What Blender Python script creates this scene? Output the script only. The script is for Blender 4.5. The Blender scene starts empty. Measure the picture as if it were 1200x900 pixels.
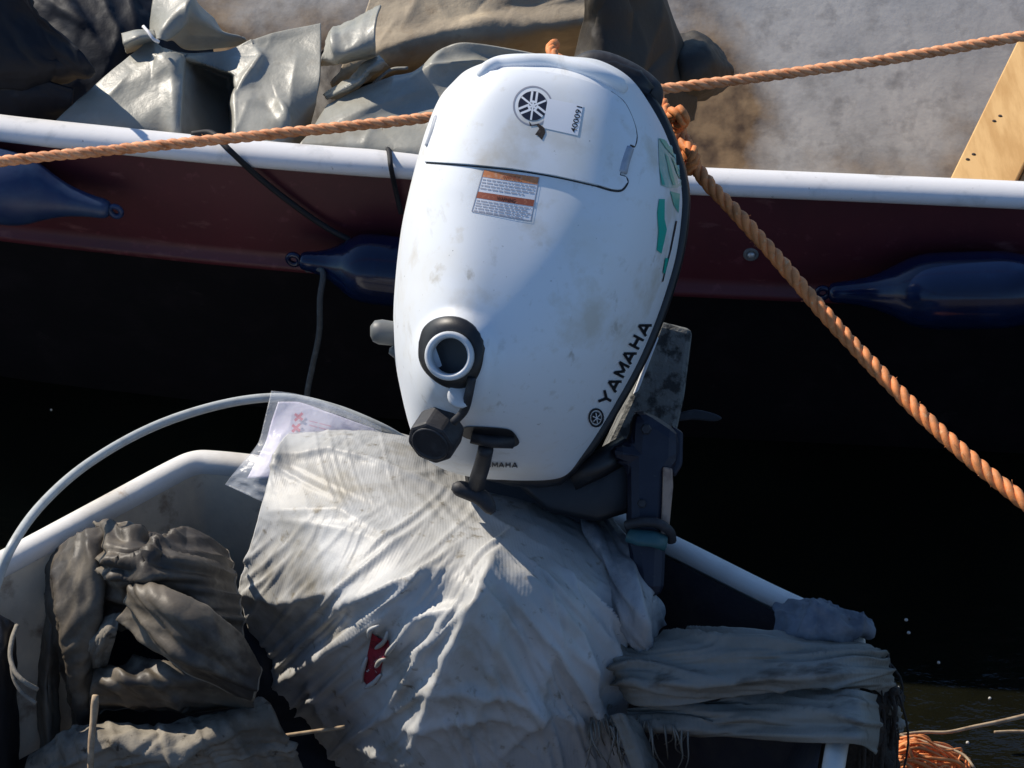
import bpy, bmesh, math, random
import numpy as np
from mathutils import Vector, Matrix, geometry
from mathutils.bvhtree import BVHTree

random.seed(5); rng = np.random.default_rng(7)
SC = bpy.context.scene; COL = SC.collection

# ------------------------------------------------------------------ camera
PITCH = math.radians(38.0); FPX = 3600.0
CAM = np.array([0.0, -3.2*math.cos(PITCH), 0.5+3.2*math.sin(PITCH)])
cd = bpy.data.cameras.new('camera'); cam = bpy.data.objects.new('camera', cd); COL.objects.link(cam)
cam.location = CAM; cam.rotation_euler = (math.pi/2-PITCH, 0, 0)
cd.sensor_width = 36; cd.lens = FPX*36/1200; cd.clip_start = .05; cd.clip_end = 3000
SC.camera = cam
# ------------------------------------------------------------------ sun and sky
S = np.array([-0.64, 0.49, 0.59]); S /= np.linalg.norm(S)
w = bpy.data.worlds.new('World'); SC.world = w; w.use_nodes = True
nt = w.node_tree; bg = nt.nodes['Background']
sky = nt.nodes.new('ShaderNodeTexSky'); sky.sky_type = 'NISHITA'; sky.sun_disc = False
sky.sun_elevation = math.asin(S[2]); sky.sun_rotation = math.atan2(S[0], S[1]); sky.air_density = 1.0; sky.dust_density = .1; sky.ozone_density = 6.0
nt.links.new(sky.outputs[0], bg.inputs[0]); bg.inputs[1].default_value = 0.125
sl = bpy.data.lights.new('sun', 'SUN'); sun = bpy.data.objects.new('sun', sl); COL.objects.link(sun)
sl.energy = 5.0; sl.angle = math.radians(.5); sl.color = (1, .91, .78)
sun.rotation_euler = Vector(S).to_track_quat('Z', 'Y').to_euler(); sun.location = (-3, 2, 4)
SC.view_settings.view_transform = 'Standard'; SC.view_settings.look = 'None'
SC.view_settings.exposure = 0.08; SC.view_settings.gamma = 1.0; SC.view_settings.use_curve_mapping = False

# ------------------------------------------------------------------ placing points from sight lines
UP = np.array([0, math.sin(PITCH), math.cos(PITCH)]); FW = np.array([0, math.cos(PITCH), -math.sin(PITCH)]); RT = np.array([1., 0, 0])
def ray(px, py): return FW + RT*(px-600)/FPX + UP*(450-py)/FPX
def P(px, py, z): r = ray(px, py); return CAM + r*(z-CAM[2])/r[2]
def Pd(px, py, d): return CAM + ray(px, py)*d
def PY(px, py, y): r = ray(px, py); return CAM + r*(y-CAM[1])/r[1]
def project(X):
    V = X-CAM; d = V@FW
    return 600+FPX*(V@RT)/d, 450-FPX*(V@UP)/d, d
def sstep(a, b, x):
    t = np.clip((x-a)/(b-a), 0, 1); return t*t*(3-2*t)

# ------------------------------------------------------------------ materials
def mat(name, base, rough=.6, spots=(), bumps=(), metal=0, spec=.5, extra=None, coat=0, trans=0, alpha=1, uvbump=None):
    """spots: (scale, colour, low, high, detail, stretch) noise-masked colour layers; bumps: (scale, strength, distance, stretch)"""
    m = bpy.data.materials.new(name); m.use_nodes = True; N = m.node_tree.nodes; L = m.node_tree.links
    b = N['Principled BSDF']; b.inputs['Roughness'].default_value = rough; b.inputs['Metallic'].default_value = metal
    b.inputs['Specular IOR Level'].default_value = spec; b.inputs['Coat Weight'].default_value = coat
    b.inputs['Transmission Weight'].default_value = trans; b.inputs['Alpha'].default_value = alpha
    tc = N.new('ShaderNodeTexCoord')
    def noise(scale, detail=6, stretch=None, off=0, rgh=.6):
        mp = N.new('ShaderNodeMapping'); mp.inputs['Location'].default_value = (off, off*.7, off*.3)
        if stretch: mp.inputs['Scale'].default_value = stretch
        L.new(tc.outputs['Object'], mp.inputs[0])
        n = N.new('ShaderNodeTexNoise'); n.inputs['Scale'].default_value = scale; n.inputs['Detail'].default_value = detail
        n.inputs['Roughness'].default_value = rgh
        L.new(mp.outputs[0], n.inputs['Vector']); return n.outputs['Fac']
    rgb = N.new('ShaderNodeRGB'); rgb.outputs[0].default_value = (*base, 1); cur = rgb.outputs[0]
    for i, s in enumerate(spots):
        sc, c, lo, hi = s[:4]; det = s[4] if len(s) > 4 else 6; st = s[5] if len(s) > 5 else None
        f = noise(sc, det, st, i*3.7+1)
        mr = N.new('ShaderNodeMapRange'); mr.inputs[1].default_value = lo; mr.inputs[2].default_value = hi
        L.new(f, mr.inputs[0]); mx = N.new('ShaderNodeMix'); mx.data_type = 'RGBA'
        L.new(mr.outputs[0], mx.inputs[0]); L.new(cur, mx.inputs[6]); mx.inputs[7].default_value = (*c, 1); cur = mx.outputs[2]
    L.new(cur, b.inputs['Base Color'])
    nrm = None
    for i, s in enumerate(bumps):
        f = noise(s[0], 5, s[3] if len(s) > 3 else None, 11+i*2.3)
        bp = N.new('ShaderNodeBump'); bp.inputs['Strength'].default_value = s[1]; bp.inputs['Distance'].default_value = s[2]
        L.new(f, bp.inputs['Height'])
        if nrm: L.new(nrm, bp.inputs['Normal'])
        nrm = bp.outputs[0]
    if uvbump:
        us, vs, stg, dist = uvbump
        mp = N.new('ShaderNodeMapping'); mp.inputs['Scale'].default_value = (us, vs, 1); L.new(tc.outputs['UV'], mp.inputs[0])
        hs = None
        for d in ('X', 'Y'):
            wv = N.new('ShaderNodeTexWave'); wv.bands_direction = d; wv.inputs['Scale'].default_value = 1; wv.inputs['Distortion'].default_value = .6
            wv.inputs['Detail'].default_value = 1
            L.new(mp.outputs[0], wv.inputs['Vector'])
            if hs is None: hs = wv.outputs['Fac']
            else:
                ad = N.new('ShaderNodeMath'); ad.operation = 'ADD'; L.new(hs, ad.inputs[0]); L.new(wv.outputs['Fac'], ad.inputs[1]); hs = ad.outputs[0]
        bp = N.new('ShaderNodeBump'); bp.inputs['Strength'].default_value = stg; bp.inputs['Distance'].default_value = dist
        L.new(hs, bp.inputs['Height'])
        if nrm: L.new(nrm, bp.inputs['Normal'])
        nrm = bp.outputs[0]
    if nrm: L.new(nrm, b.inputs['Normal'])
    return m

M = {}
M['water'] = mat('dark water', (.006, .0062, .0035), .05, [(3, (.012, .0125, .007), .45, .7)], [(7, .22, .03, (1, 2, 1)), (26, .12, .008), (90, .06, .003)], spec=.5)
M['quay'] = mat('quay stone', (.24, .21, .17), .9, [(4, (.16, .14, .11), .4, .7)], [(30, .5, .01)])
M['cowl'] = mat('white cowling paint', (.75, .78, .81), .5, [(70, (.66, .66, .64), .60, .78), (8, (.72, .72, .69), .5, .7), (26, (.55, .53, .48), .66, .76, 8), (120, (.30, .30, .30), .70, .76, 4), (45, (.58, .58, .56), .60, .75, 9, (1, .25, 1)), (34, (.50, .49, .46), .66, .72, 9, (1, .5, .5)), (11, (.62, .60, .55), .56, .68, 9)], [(160, .04, .001)], spec=.35)
M['cowl_trim'] = mat('grey white plastic', (.62, .64, .66), .4, [(40, (.5, .5, .5), .5, .8)])
M['latch'] = mat('grey plastic with painted shade', (.38, .41, .46), .5, [(60, (.3, .32, .36), .5, .7)])  # darker than the trim, paints the latch slots as shaded recesses
M['black'] = mat('black plastic', (.012, .012, .014), .45, [(60, (.03, .03, .03), .55, .75)], [(200, .1, .001)])
M['black_soft'] = mat('black rubber', (.018, .018, .022), .6, [(80, (.045, .045, .05), .5, .75)], [(150, .2, .001)])
M['blueplastic'] = mat('dark blue paint', (.005, .008, .022), .5, [(50, (.015, .02, .035), .5, .75), (90, (.05, .05, .05), .68, .76, 8)], [(90, .1, .001)])
M['teal'] = mat('teal plastic', (.03, .10, .11), .5, [(60, (.05, .13, .14), .5, .7)])
M['rail_tan'] = mat('worn tan strip', (.38, .27, .2), .6, [(60, (.2, .13, .1), .5, .65, 6, (1, 1, .15))])
M['alloy'] = mat('mottled weathered alloy', (.17, .17, .155), .75, [(55, (.03, .03, .028), .48, .58, 8), (90, (.30, .29, .27), .62, .75)], [(80, .8, .004)])
M['grey_knob'] = mat('grey plastic', (.13, .135, .13), .5, [(80, (.14, .14, .14), .5, .7)])
M['print_black'] = mat('black print', (.012, .013, .017), .45)
M['print_blue'] = mat('navy print', (.012, .016, .035), .4)
M['print_white'] = mat('white print', (.78, .80, .84), .4)
M['print_grey'] = mat('grey print', (.30, .31, .36), .5)
M['print_orange'] = mat('faded orange print', (.62, .22, .08), .5, [(300, (.66, .34, .2), .5, .65)])
M['print_rust'] = mat('faded red brown print', (.36, .10, .05), .5, [(300, (.55, .22, .12), .55, .7)])
M['print_green'] = mat('green vinyl', (.0, .40, .31), .4, [(120, (.03, .38, .31), .5, .7)])
M['print_pale_green'] = mat('faded green vinyl', (.26, .47, .42), .4, [(90, (.42, .58, .53), .5, .65)])
M['print_red'] = mat('red print', (.6, .06, .10), .5)
M['dirt'] = mat('dark dirt', (.03, .022, .018), .9, [(300, (.08, .06, .05), .5, .6)])
M['maroon'] = mat('maroon hull paint', (.088, .013, .02), .5, [(6, (.055, .009, .014), .4, .7), (50, (.14, .035, .045), .60, .74, 8), (18, (.16, .06, .06), .62, .74, 9, (1, 1, 3))], [(25, .08, .004)])
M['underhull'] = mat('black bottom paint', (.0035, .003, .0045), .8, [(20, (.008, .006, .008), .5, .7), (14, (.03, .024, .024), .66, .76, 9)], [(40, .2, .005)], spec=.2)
M['whiterail'] = mat('worn white rail', (.82, .81, .80), .42, [(30, (.62, .62, .61), .55, .72, 9), (70, (.25, .22, .2), .68, .75, 8), (12, (.5, .46, .42), .62, .74, 9)], [(60, .12, .002)])
M['inner'] = mat('weathered white boat interior', (.62, .59, .53), .75,
   [(7, (.46, .45, .42), .42, .62), (110, (.52, .50, .46), .45, .75, 9), (35, (.36, .34, .31), .5, .72, 9), (55, (.07, .04, .025), .73, .78, 8)], [(10, .2, .012), (90, .06, .002)])
M['inner_dirt'] = mat('brown dirty boat interior', (.25, .18, .10), .85, [(10, (.42, .38, .30), .48, .66, 8), (22, (.11, .06, .035), .5, .68, 8), (60, (.05, .02, .015), .68, .76)], [(60, .4, .005)])
M['ply'] = mat('bare plywood', (.78, .48, .19), .65, [(10, (.62, .35, .12), .42, .62, 5, (5, .8, 1)), (70, (.18, .09, .04), .74, .78)], [(30, .1, .002, (8, 1, 1))])
M['tarp_grey'] = mat('grey tarpaulin', (.28, .275, .235), .42, [(12, (.37, .36, .31), .45, .65), (45, (.26, .245, .20), .55, .75, 8), (8, (.27, .245, .19), .56, .7, 8)], [(45, .22, .006), (240, .08, .001)], spec=.5)
M['tarp_tan'] = mat('tan canvas', (.34, .275, .19), .7, [(14, (.52, .42, .28), .45, .65), (30, (.30, .22, .135), .55, .72, 8)], [(50, .3, .005), (400, .15, .001)])
M['tarp_brown'] = mat('dark brown tarpaulin', (.040, .029, .017), .65, [(15, (.03, .025, .02), .45, .7)], [(40, .3, .006)])
M['tarp_navy'] = mat('dark navy tarpaulin', (.008, .010, .016), .6, [(12, (.012, .016, .024), .45, .7)], [(30, .25, .006)], spec=.25)
M['sack'] = mat('silver white woven sack', (.50, .50, .485), .5, [(7, (.41, .40, .37), .45, .65, 4), (13, (.31, .28, .22), .56, .74, 8), (60, (.22, .19, .14), .60, .72, 9), (5, (.25, .225, .175), .58, .72, 9), (30, (.15, .125, .09), .66, .74, 9, (1, 1, 2.5))],
   [(280, .22, .0010)], uvbump=(88, 14, .10, .0008))
M['sack_flap'] = mat('dirty woven sack flap', (.25, .235, .20), .6, [(8, (.15, .135, .105), .45, .7, 5), (14, (.07, .06, .045), .58, .74, 7, (1, 3, 2))],
   [(220, .3, .0012)], uvbump=(70, 40, .2, .0008))
M['sheet_blue'] = mat('pale blue grey plastic sheet', (.36, .36, .36), .45, [(14, (.2, .21, .22), .45, .62, 8, (2, 1, .5)), (40, (.08, .08, .08), .62, .72, 8)], [(28, .5, .01), (120, .2, .002)])
M['rag_blue'] = mat('blue rag', (.17, .185, .21), .8, [(20, (.08, .09, .11), .45, .65, 6), (60, (.2, .22, .24), .62, .75)], [(220, .3, .0015)])
M['oldtarp'] = mat('dusty black tarpaulin with painted highlights', (.05, .042, .034), .5, [(7, (.13, .108, .08), .46, .62, 6), (20, (.17, .142, .105), .50, .66, 5), (12, (.26, .22, .165), .60, .74, 4), (4, (.03, .028, .028), .54, .68, 4)], [(240, .3, .0012)], spec=.35)  # the pale dust layers also stand in for sunlit highlights
M['hem'] = mat('tarpaulin edge painted sunlit', (.22, .19, .145), .7, [(60, (.1, .085, .065), .5, .7)])  # paler than the cloth, paints sun catching the fold edges
M['oldcloth'] = mat('muddy grey cloth', (.27, .24, .19), .8, [(16, (.14, .12, .09), .45, .62, 9), (60, (.055, .045, .032), .6, .68, 9)], [(45, .25, .004), (220, .5, .0015)])
M['fibre'] = mat('dark brown fibre', (.035, .026, .019), .85, [(60, (.07, .05, .035), .5, .7)], [(90, .8, .008)])
M['rope'] = mat('orange polypropylene rope', (.85, .38, .17), .6, [(60, (.55, .20, .07), .45, .65), (200, (.8, .5, .3), .58, .72)], [(900, .4, .0006)])
M['rope_tan'] = mat('sun bleached orange rope', (.85, .28, .08), .65, [(60, (.5, .19, .06), .45, .65), (200, (.74, .42, .2), .58, .72)], [(900, .4, .0006)])
M['cord_black'] = mat('black cord', (.006, .006, .008), .7)
M['cord_grey'] = mat('grey green line', (.055, .06, .06), .8, [(120, (.10, .11, .11), .5, .7)])
M['hose'] = mat('grey white hose', (.50, .52, .50), .45, [(60, (.38, .39, .37), .5, .7)])
M['fender'] = mat('dark blue vinyl fender', (.003, .009, .036), .14, [(25, (.005, .016, .055), .5, .7)], [(30, .03, .002)])
M['fender_pale'] = mat('blue vinyl fender, faded', (.012, .03, .09), .45, [(25, (.03, .06, .12), .5, .7)], [(30, .1, .003)])  # paler and rougher than the other fender vinyl
M['dinghy'] = mat('white glassfibre', (.80, .77, .71), .5, [(10, (.62, .58, .51), .48, .68), (30, (.36, .24, .14), .64, .76, 8), (16, (.22, .08, .04), .67, .74, 9)], [(50, .15, .003)])
M['dinghy_in'] = mat('stained beige glassfibre', (.70, .59, .43), .7, [(8, (.46, .39, .30), .42, .65), (25, (.20, .125, .075), .54, .70, 8), (14, (.16, .05, .025), .66, .74, 8)], [(60, .25, .004)])
M['dinghy_shade'] = mat('boat interior painted dark as shade', (.022, .022, .03), .8, [(20, (.045, .04, .04), .52, .7)], [(50, .4, .006)])  # near-black colour paints the shade inside the transom, bilge and floor
M['ziplock'] = mat('clear plastic bag', (.80, .84, .90), .25, bumps=[(40, .5, .006)], alpha=.2, spec=.6)
M['paper'] = mat('printed packaging', (.72, .68, .80), .55, [(40, (.62, .56, .74), .5, .7)], [(40, .3, .004)], alpha=.88)
M['twig'] = mat('dry reed', (.45, .34, .22), .8, [(80, (.3, .21, .13), .45, .65)])
M['metal'] = mat('galvanised metal', (.5, .5, .48), .4, metal=.6)
M['red_cloth'] = mat('red cloth', (.30, .015, .03), .8, [(90, (.15, .008, .015), .45, .65)], [(90, .6, .004)])
M['foam'] = mat('pale flecks', (.55, .53, .48), .8)

# ------------------------------------------------------------------ building helpers
ORG = {}
def tag(o, label=None, cat=None, group=None, kind=None):
    if label: o['label'] = label
    if cat: o['category'] = cat
    if group: o['group'] = group
    if kind: o['kind'] = kind
    return o
def thing(name, label, cat, loc, group=None):
    o = bpy.data.objects.new(name, None); COL.objects.link(o); o.location = tuple(loc); o.empty_display_size = .05
    ORG[o.name] = np.array(loc, float); return tag(o, label, cat, group)
def obj(name, V, F, m, parent=None, smooth=True, uv=None, loc=None):
    V = np.asarray(V, float).reshape(-1, 3)
    if parent is not None: org = ORG[parent.name]
    else: org = np.array(loc, float) if loc is not None else np.array([V[:, 0].mean(), V[:, 1].mean(), V[:, 2].min()])
    me = bpy.data.meshes.new(name); me.from_pydata((V-org).tolist(), [], [tuple(int(i) for i in f) for f in F]); me.update()
    if smooth: me.polygons.foreach_set('use_smooth', [True]*len(me.polygons))
    if uv is not None:
        ul = me.uv_layers.new(name='UVMap'); li = np.empty(len(me.loops), int); me.loops.foreach_get('vertex_index', li)
        ul.data.foreach_set('uv', np.asarray(uv)[li].ravel())
    o = bpy.data.objects.new(name, me); COL.objects.link(o); me.materials.append(m)
    if parent is not None: o.parent = parent
    else: o.location = tuple(org)
    ORG[o.name] = org; return o
class MB:
    def __init__(s): s.V = []; s.F = []
    def add(s, V, F):
        n = sum(len(v) for v in s.V); s.V.append(np.asarray(V, float).reshape(-1, 3)); s.F += [tuple(i+n for i in f) for f in F]; return s
    def out(s): return np.concatenate(s.V), s.F
def mesh_of(*vf):
    b = MB()
    for V, F in vf: b.add(V, F)
    return b.out()
def grid_faces(nu, nv, cu=False, cv=False):
    F = []
    for j in range(nv if cv else nv-1):
        for i in range(nu if cu else nu-1):
            a = j*nu+i; b = j*nu+(i+1) % nu; c = ((j+1) % nv)*nu+(i+1) % nu; d = ((j+1) % nv)*nu+i
            F.append((a, b, c, d))
    return F
def catmull(pts, n):
    p = np.asarray(pts, float); 
    if len(p) < 3:
        t = np.linspace(0, 1, n)[:, None]; return p[0]*(1-t)+p[-1]*t
    d = np.r_[0, np.cumsum(np.maximum(np.linalg.norm(np.diff(p, axis=0), axis=1), 1e-9)**.5)]
    m = np.zeros_like(p)
    m[1:-1] = (p[2:]-p[:-2])/(d[2:]-d[:-2])[:, None]
    m[0] = (p[1]-p[0])/(d[1]-d[0]); m[-1] = (p[-1]-p[-2])/(d[-1]-d[-2])
    # arc length-even parameter
    t = np.linspace(0, d[-1], n); k = np.clip(np.searchsorted(d, t, side='right')-1, 0, len(p)-2)
    h = (d[k+1]-d[k]); s = ((t-d[k])/h)[:, None]; h = h[:, None]
    return (2*s**3-3*s**2+1)*p[k]+(s**3-2*s**2+s)*h*m[k]+(-2*s**3+3*s**2)*p[k+1]+(s**3-s**2)*h*m[k+1]
def tube(path, r, n=10, cap=True, ry=None):
    p = np.asarray(path, float); k = len(p); r = np.broadcast_to(np.asarray(r, float), (k,))
    T = np.gradient(p, axis=0); T /= np.linalg.norm(T, axis=1)[:, None]+1e-12
    ref = np.array([0, 0, 1.]) if abs(T[0][2]) < .9 else np.array([1., 0, 0])
    U = np.cross(ref, T[0]); U /= np.linalg.norm(U); V = []
    a = np.linspace(0, 2*np.pi, n, endpoint=False)
    for i in range(k):
        U = U-T[i]*(U@T[i]); U /= np.linalg.norm(U)+1e-12; W = np.cross(T[i], U)
        V.append(p[i]+r[i]*(np.cos(a)[:, None]*U+np.sin(a)[:, None]*W*(ry or 1)))
    V = np.concatenate(V); F = grid_faces(n, k, cu=True)
    if cap: F += [tuple(range(n))[::-1], tuple((k-1)*n+i for i in range(n))]
    return V, F
def strands(path, R, pitch, n=8, phase=0, fuzz=0):
    """three-strand laid rope along a path"""
    p = np.asarray(path, float); L = np.r_[0, np.cumsum(np.linalg.norm(np.diff(p, axis=0), axis=1))]
    k = max(int(L[-1]/(pitch/10)), 12); t = np.linspace(0, L[-1], k)
    q = np.stack([np.interp(t, L, p[:, i]) for i in range(3)], 1)
    T = np.gradient(q, axis=0); T /= np.linalg.norm(T, axis=1)[:, None]
    ref = np.array([0, 0, 1.]); U = np.cross(T, ref); U /= np.linalg.norm(U, axis=1)[:, None]; W = np.cross(T, U)
    b = MB()
    for s in range(3):
        a = phase+s*2*np.pi/3+2*np.pi*t/pitch
        c = q+R*.5*(np.cos(a)[:, None]*U+np.sin(a)[:, None]*W)
        b.add(*tube(c, R*.56*(1+.06*np.sin(t*90+s)), n))
    if fuzz:
        for i in range(fuzz):
            j = random.randrange(k-1); a = random.random()*6.28
            o = U[j]*math.cos(a)+W[j]*math.sin(a); d = o*random.uniform(.4, 1)+T[j]*random.uniform(-1, 1)+np.array([0, 0, .2])
            s0 = q[j]+o*R*.9; ln = R*random.uniform(.2, .55)
            b.add(*tube([s0, s0+d*ln*.5, s0+d*ln+o*ln*.2], R*.035, 3))
    return b.out()
def smooth_path(pts, n): return catmull(pts, n)
def box(c, ax, ay, az, bev=.0):
    """box with corner-cut edges: centre, three half-axis vectors"""
    c, ax, ay, az = (np.asarray(v, float) for v in (c, ax, ay, az)); b = bmesh.new()
    for x in (-1, 1):
        for y in (-1, 1):
            for z in (-1, 1): b.verts.new(c+ax*x+ay*y+az*z)
    b.verts.ensure_lookup_table(); bmesh.ops.convex_hull(b, input=b.verts)
    bmesh.ops.dissolve_limit(b, angle_limit=.01, verts=b.verts, edges=b.edges)
    if bev: bmesh.ops.bevel(b, geom=b.edges[:], offset=bev, segments=2, affect='EDGES', profile=.5)
    b.verts.index_update(); V = [v.co[:] for v in b.verts]; F = [[v.index for v in f.verts] for f in b.faces]; b.free(); return V, F
def prism(poly, off, bev=0):
    """closed solid from a 3D outline and an offset vector"""
    p = np.asarray(poly, float); n = len(p); q = p+np.asarray(off)
    V = np.concatenate([p, q]); F = [tuple(range(n))[::-1], tuple(range(n, 2*n))]+[(i, (i+1) % n, n+(i+1) % n, n+i) for i in range(n)]
    if bev:
        b = bmesh.new(); vs = [b.verts.new(v) for v in V]
        for f in F: b.faces.new([vs[i] for i in f])
        bmesh.ops.recalc_face_normals(b, faces=b.faces)
        bmesh.ops.bevel(b, geom=b.edges[:], offset=bev, segments=2, affect='EDGES', profile=.5)
        b.verts.index_update(); V = np.array([v.co[:] for v in b.verts]); F = [[v.index for v in f.verts] for f in b.faces]; b.free()
    return V, F
def lathe(c, axis, prof, n=24, up=None):
    """prof: list of (radius, distance along axis)"""
    c = np.asarray(c, float); A = np.asarray(axis, float); A /= np.linalg.norm(A)
    U = np.cross(A, up if up is not None else (0, 0, 1.)); U /= np.linalg.norm(U); W = np.cross(A, U); a = np.linspace(0, 2*np.pi, n, endpoint=False)
    V = np.concatenate([c+A*h+r*(np.cos(a)[:, None]*U+np.sin(a)[:, None]*W) for r, h in prof])
    return V, grid_faces(n, len(prof), cu=True)+[tuple(range(n))[::-1], tuple((len(prof)-1)*n+i for i in range(n))]

# cloth: loft through rows of (px, py, z), fold lines, then buckle it as a stiff sheet
def normals(X):
    du = np.gradient(X, axis=1); dv = np.gradient(X, axis=0); n = np.cross(du, dv); n /= np.linalg.norm(n, axis=2)[..., None]+1e-12
    return n*np.sign(np.sum(n*(CAM-X), axis=2))[..., None]
def buckle(X, eu, ev, it, pull, amp, seed, bend=.25, size=6):
    r = np.random.default_rng(seed); Pt = X.copy(); n = normals(X); nv, nu = X.shape[:2]
    def sm(k):
        a = r.normal(size=(nv//k+3, nu//k+3)); yy = np.linspace(0, a.shape[0]-1.001, nv); xx = np.linspace(0, a.shape[1]-1.001, nu)
        y0 = yy.astype(int); x0 = xx.astype(int); fy = (yy-y0)[:, None]; fx = (xx-x0)[None]; fy = fy*fy*(3-2*fy); fx = fx*fx*(3-2*fx)
        return (a[y0][:, x0]*(1-fx)+a[y0][:, x0+1]*fx)*(1-fy)+(a[y0+1][:, x0]*(1-fx)+a[y0+1][:, x0+1]*fx)*fy
    X = X+n*(amp*(sm(size)+.6*sm(max(size//2, 2))+.3*sm(max(size//4, 1))))[..., None]
    E = []
    for dv, du, e, wt in ((0, 1, eu, 1), (1, 0, ev, 1), (1, 1, (eu+ev)/2, .7), (1, -1, (eu+ev)/2, .7), (0, 3, eu, bend), (3, 0, ev, bend)):
        a = (slice(0, nv-dv), slice(max(0, -du), nu-max(0, du))); b = (slice(dv, nv), slice(max(0, du), nu+min(0, du)))
        E.append((a, b, np.linalg.norm(Pt[a]-Pt[b], axis=2)*(1+e), wt))
    for k in range(it):
        X += pull*(Pt-X); C = np.zeros_like(X); W = np.full((nv, nu, 1), 1e-6)
        for a, b, L, wt in E:
            d = X[b]-X[a]; l = np.linalg.norm(d, axis=2)+1e-9; c = d*(.5*wt*(l-L)/l)[..., None]
            C[a] += c; C[b] -= c; W[a] += wt; W[b] += wt
        X += C/W*1.5
    return X
def crinkle(X, U, amp, wl, n, seed):
    r = np.random.default_rng(seed); u, v = U[..., 0], U[..., 1]; h = np.zeros(u.shape)
    wu = .35*wl*np.sin(u/wl*1.1+r.random()*6)+.35*wl*np.sin(v/wl*.8+r.random()*6); wv = .35*wl*np.sin(u/wl*.9+r.random()*6)+.35*wl*np.sin(v/wl*1.2+r.random()*6)
    for k in range(n):
        a = r.random()*np.pi; f = 1/(wl*r.uniform(.55, 1.7)); t = ((u+wu)*np.cos(a)+(v+wv)*np.sin(a))*f+r.random()
        tri = 2*np.abs(t-np.floor(t+.5)); msk = .5+.5*np.sin((u*np.sin(a)-v*np.cos(a))/(wl*r.uniform(1, 2.5))+r.random()*6)
        h += (tri-.5)*msk/f/wl
    nv_, nu_ = u.shape; eu = np.minimum(np.arange(nu_), nu_-1-np.arange(nu_))/nu_; ev = np.minimum(np.arange(nv_), nv_-1-np.arange(nv_))/nv_
    return X+normals(X)*(amp*h*sstep(0, .08, eu)[None]*sstep(0, .08, ev)[:, None])[..., None]
def creases(px, py, box_, n, ang, ln, h, w_, seed):
    # random sharp crease lines: box_ (x0, y0, x1, y1), angle range in degrees, length, height and width ranges
    r = np.random.default_rng(seed); o = np.zeros(px.shape)
    for k in range(n):
        a = math.radians(r.uniform(*ang)); L = r.uniform(*ln); c = np.array([r.uniform(box_[0], box_[2]), r.uniform(box_[1], box_[3])]); d = np.array([math.cos(a), math.sin(a)])*L/2
        m = c+np.array([-d[1], d[0]])*r.uniform(-.25, .25); ds, sd, t = seg_dist(px, py, [c-d, m, c+d]); wl, wr = r.uniform(*w_), r.uniform(*w_)
        hh = r.uniform(*h)*(1 if r.random() < .65 else -1)
        o += hh*np.sin(np.pi*np.clip(t, 0, 1))*np.exp(-np.abs(ds/np.where(sd < 0, wl, wr)))
    return o
def pleats(px, py, ang, lam, amp, seed, sharp=1.6, run=5.0):
    # bundles of near-parallel folds: sharp crests, round troughs, each with its own height and its own beginning and end
    r = np.random.default_rng(seed); a = math.radians(ang); t = px*math.cos(a)+py*math.sin(a); q = -px*math.sin(a)+py*math.cos(a)
    ph = q/lam+.45*np.sin(t/(lam*5.3)+r.random()*6)+.35*np.sin(q/(lam*2.7)+t/(lam*8)+r.random()*6)+.2*np.sin(t/(lam*2.2)+q/(lam*4)+r.random()*6)
    c = np.floor(ph).astype(int); fr = ph-c; A = r.uniform(.15, 1, 997)[c % 997]; B = r.random(997)[c % 997]*6.28; C = r.uniform(.6, 1.6, 997)[c % 997]
    k = r.uniform(.3, .7, 997)[c % 997]; tri = np.where(fr < k, fr/k, (1-fr)/(1-k))
    return amp*A*np.clip(.35+.65*np.sin(t/(lam*run)*C+B), 0, 1)*tri**sharp
def seg_dist(px, py, line):
    line = np.asarray(line, float); best = np.full(px.shape, 1e9); side = np.zeros(px.shape); tt = np.zeros(px.shape); n = len(line)-1
    for i in range(n):
        a, b = line[i], line[i+1]; d = b-a; L = d@d
        t = np.clip(((px-a[0])*d[0]+(py-a[1])*d[1])/L, 0, 1); qx = px-a[0]-t*d[0]; qy = py-a[1]-t*d[1]; dist = np.hypot(qx, qy)
        s = np.sign(d[0]*qy-d[1]*qx); m = dist < best; best = np.where(m, dist, best); side = np.where(m, s, side); tt = np.where(m, (i+t)/n, tt)
    return best, side, tt
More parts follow.
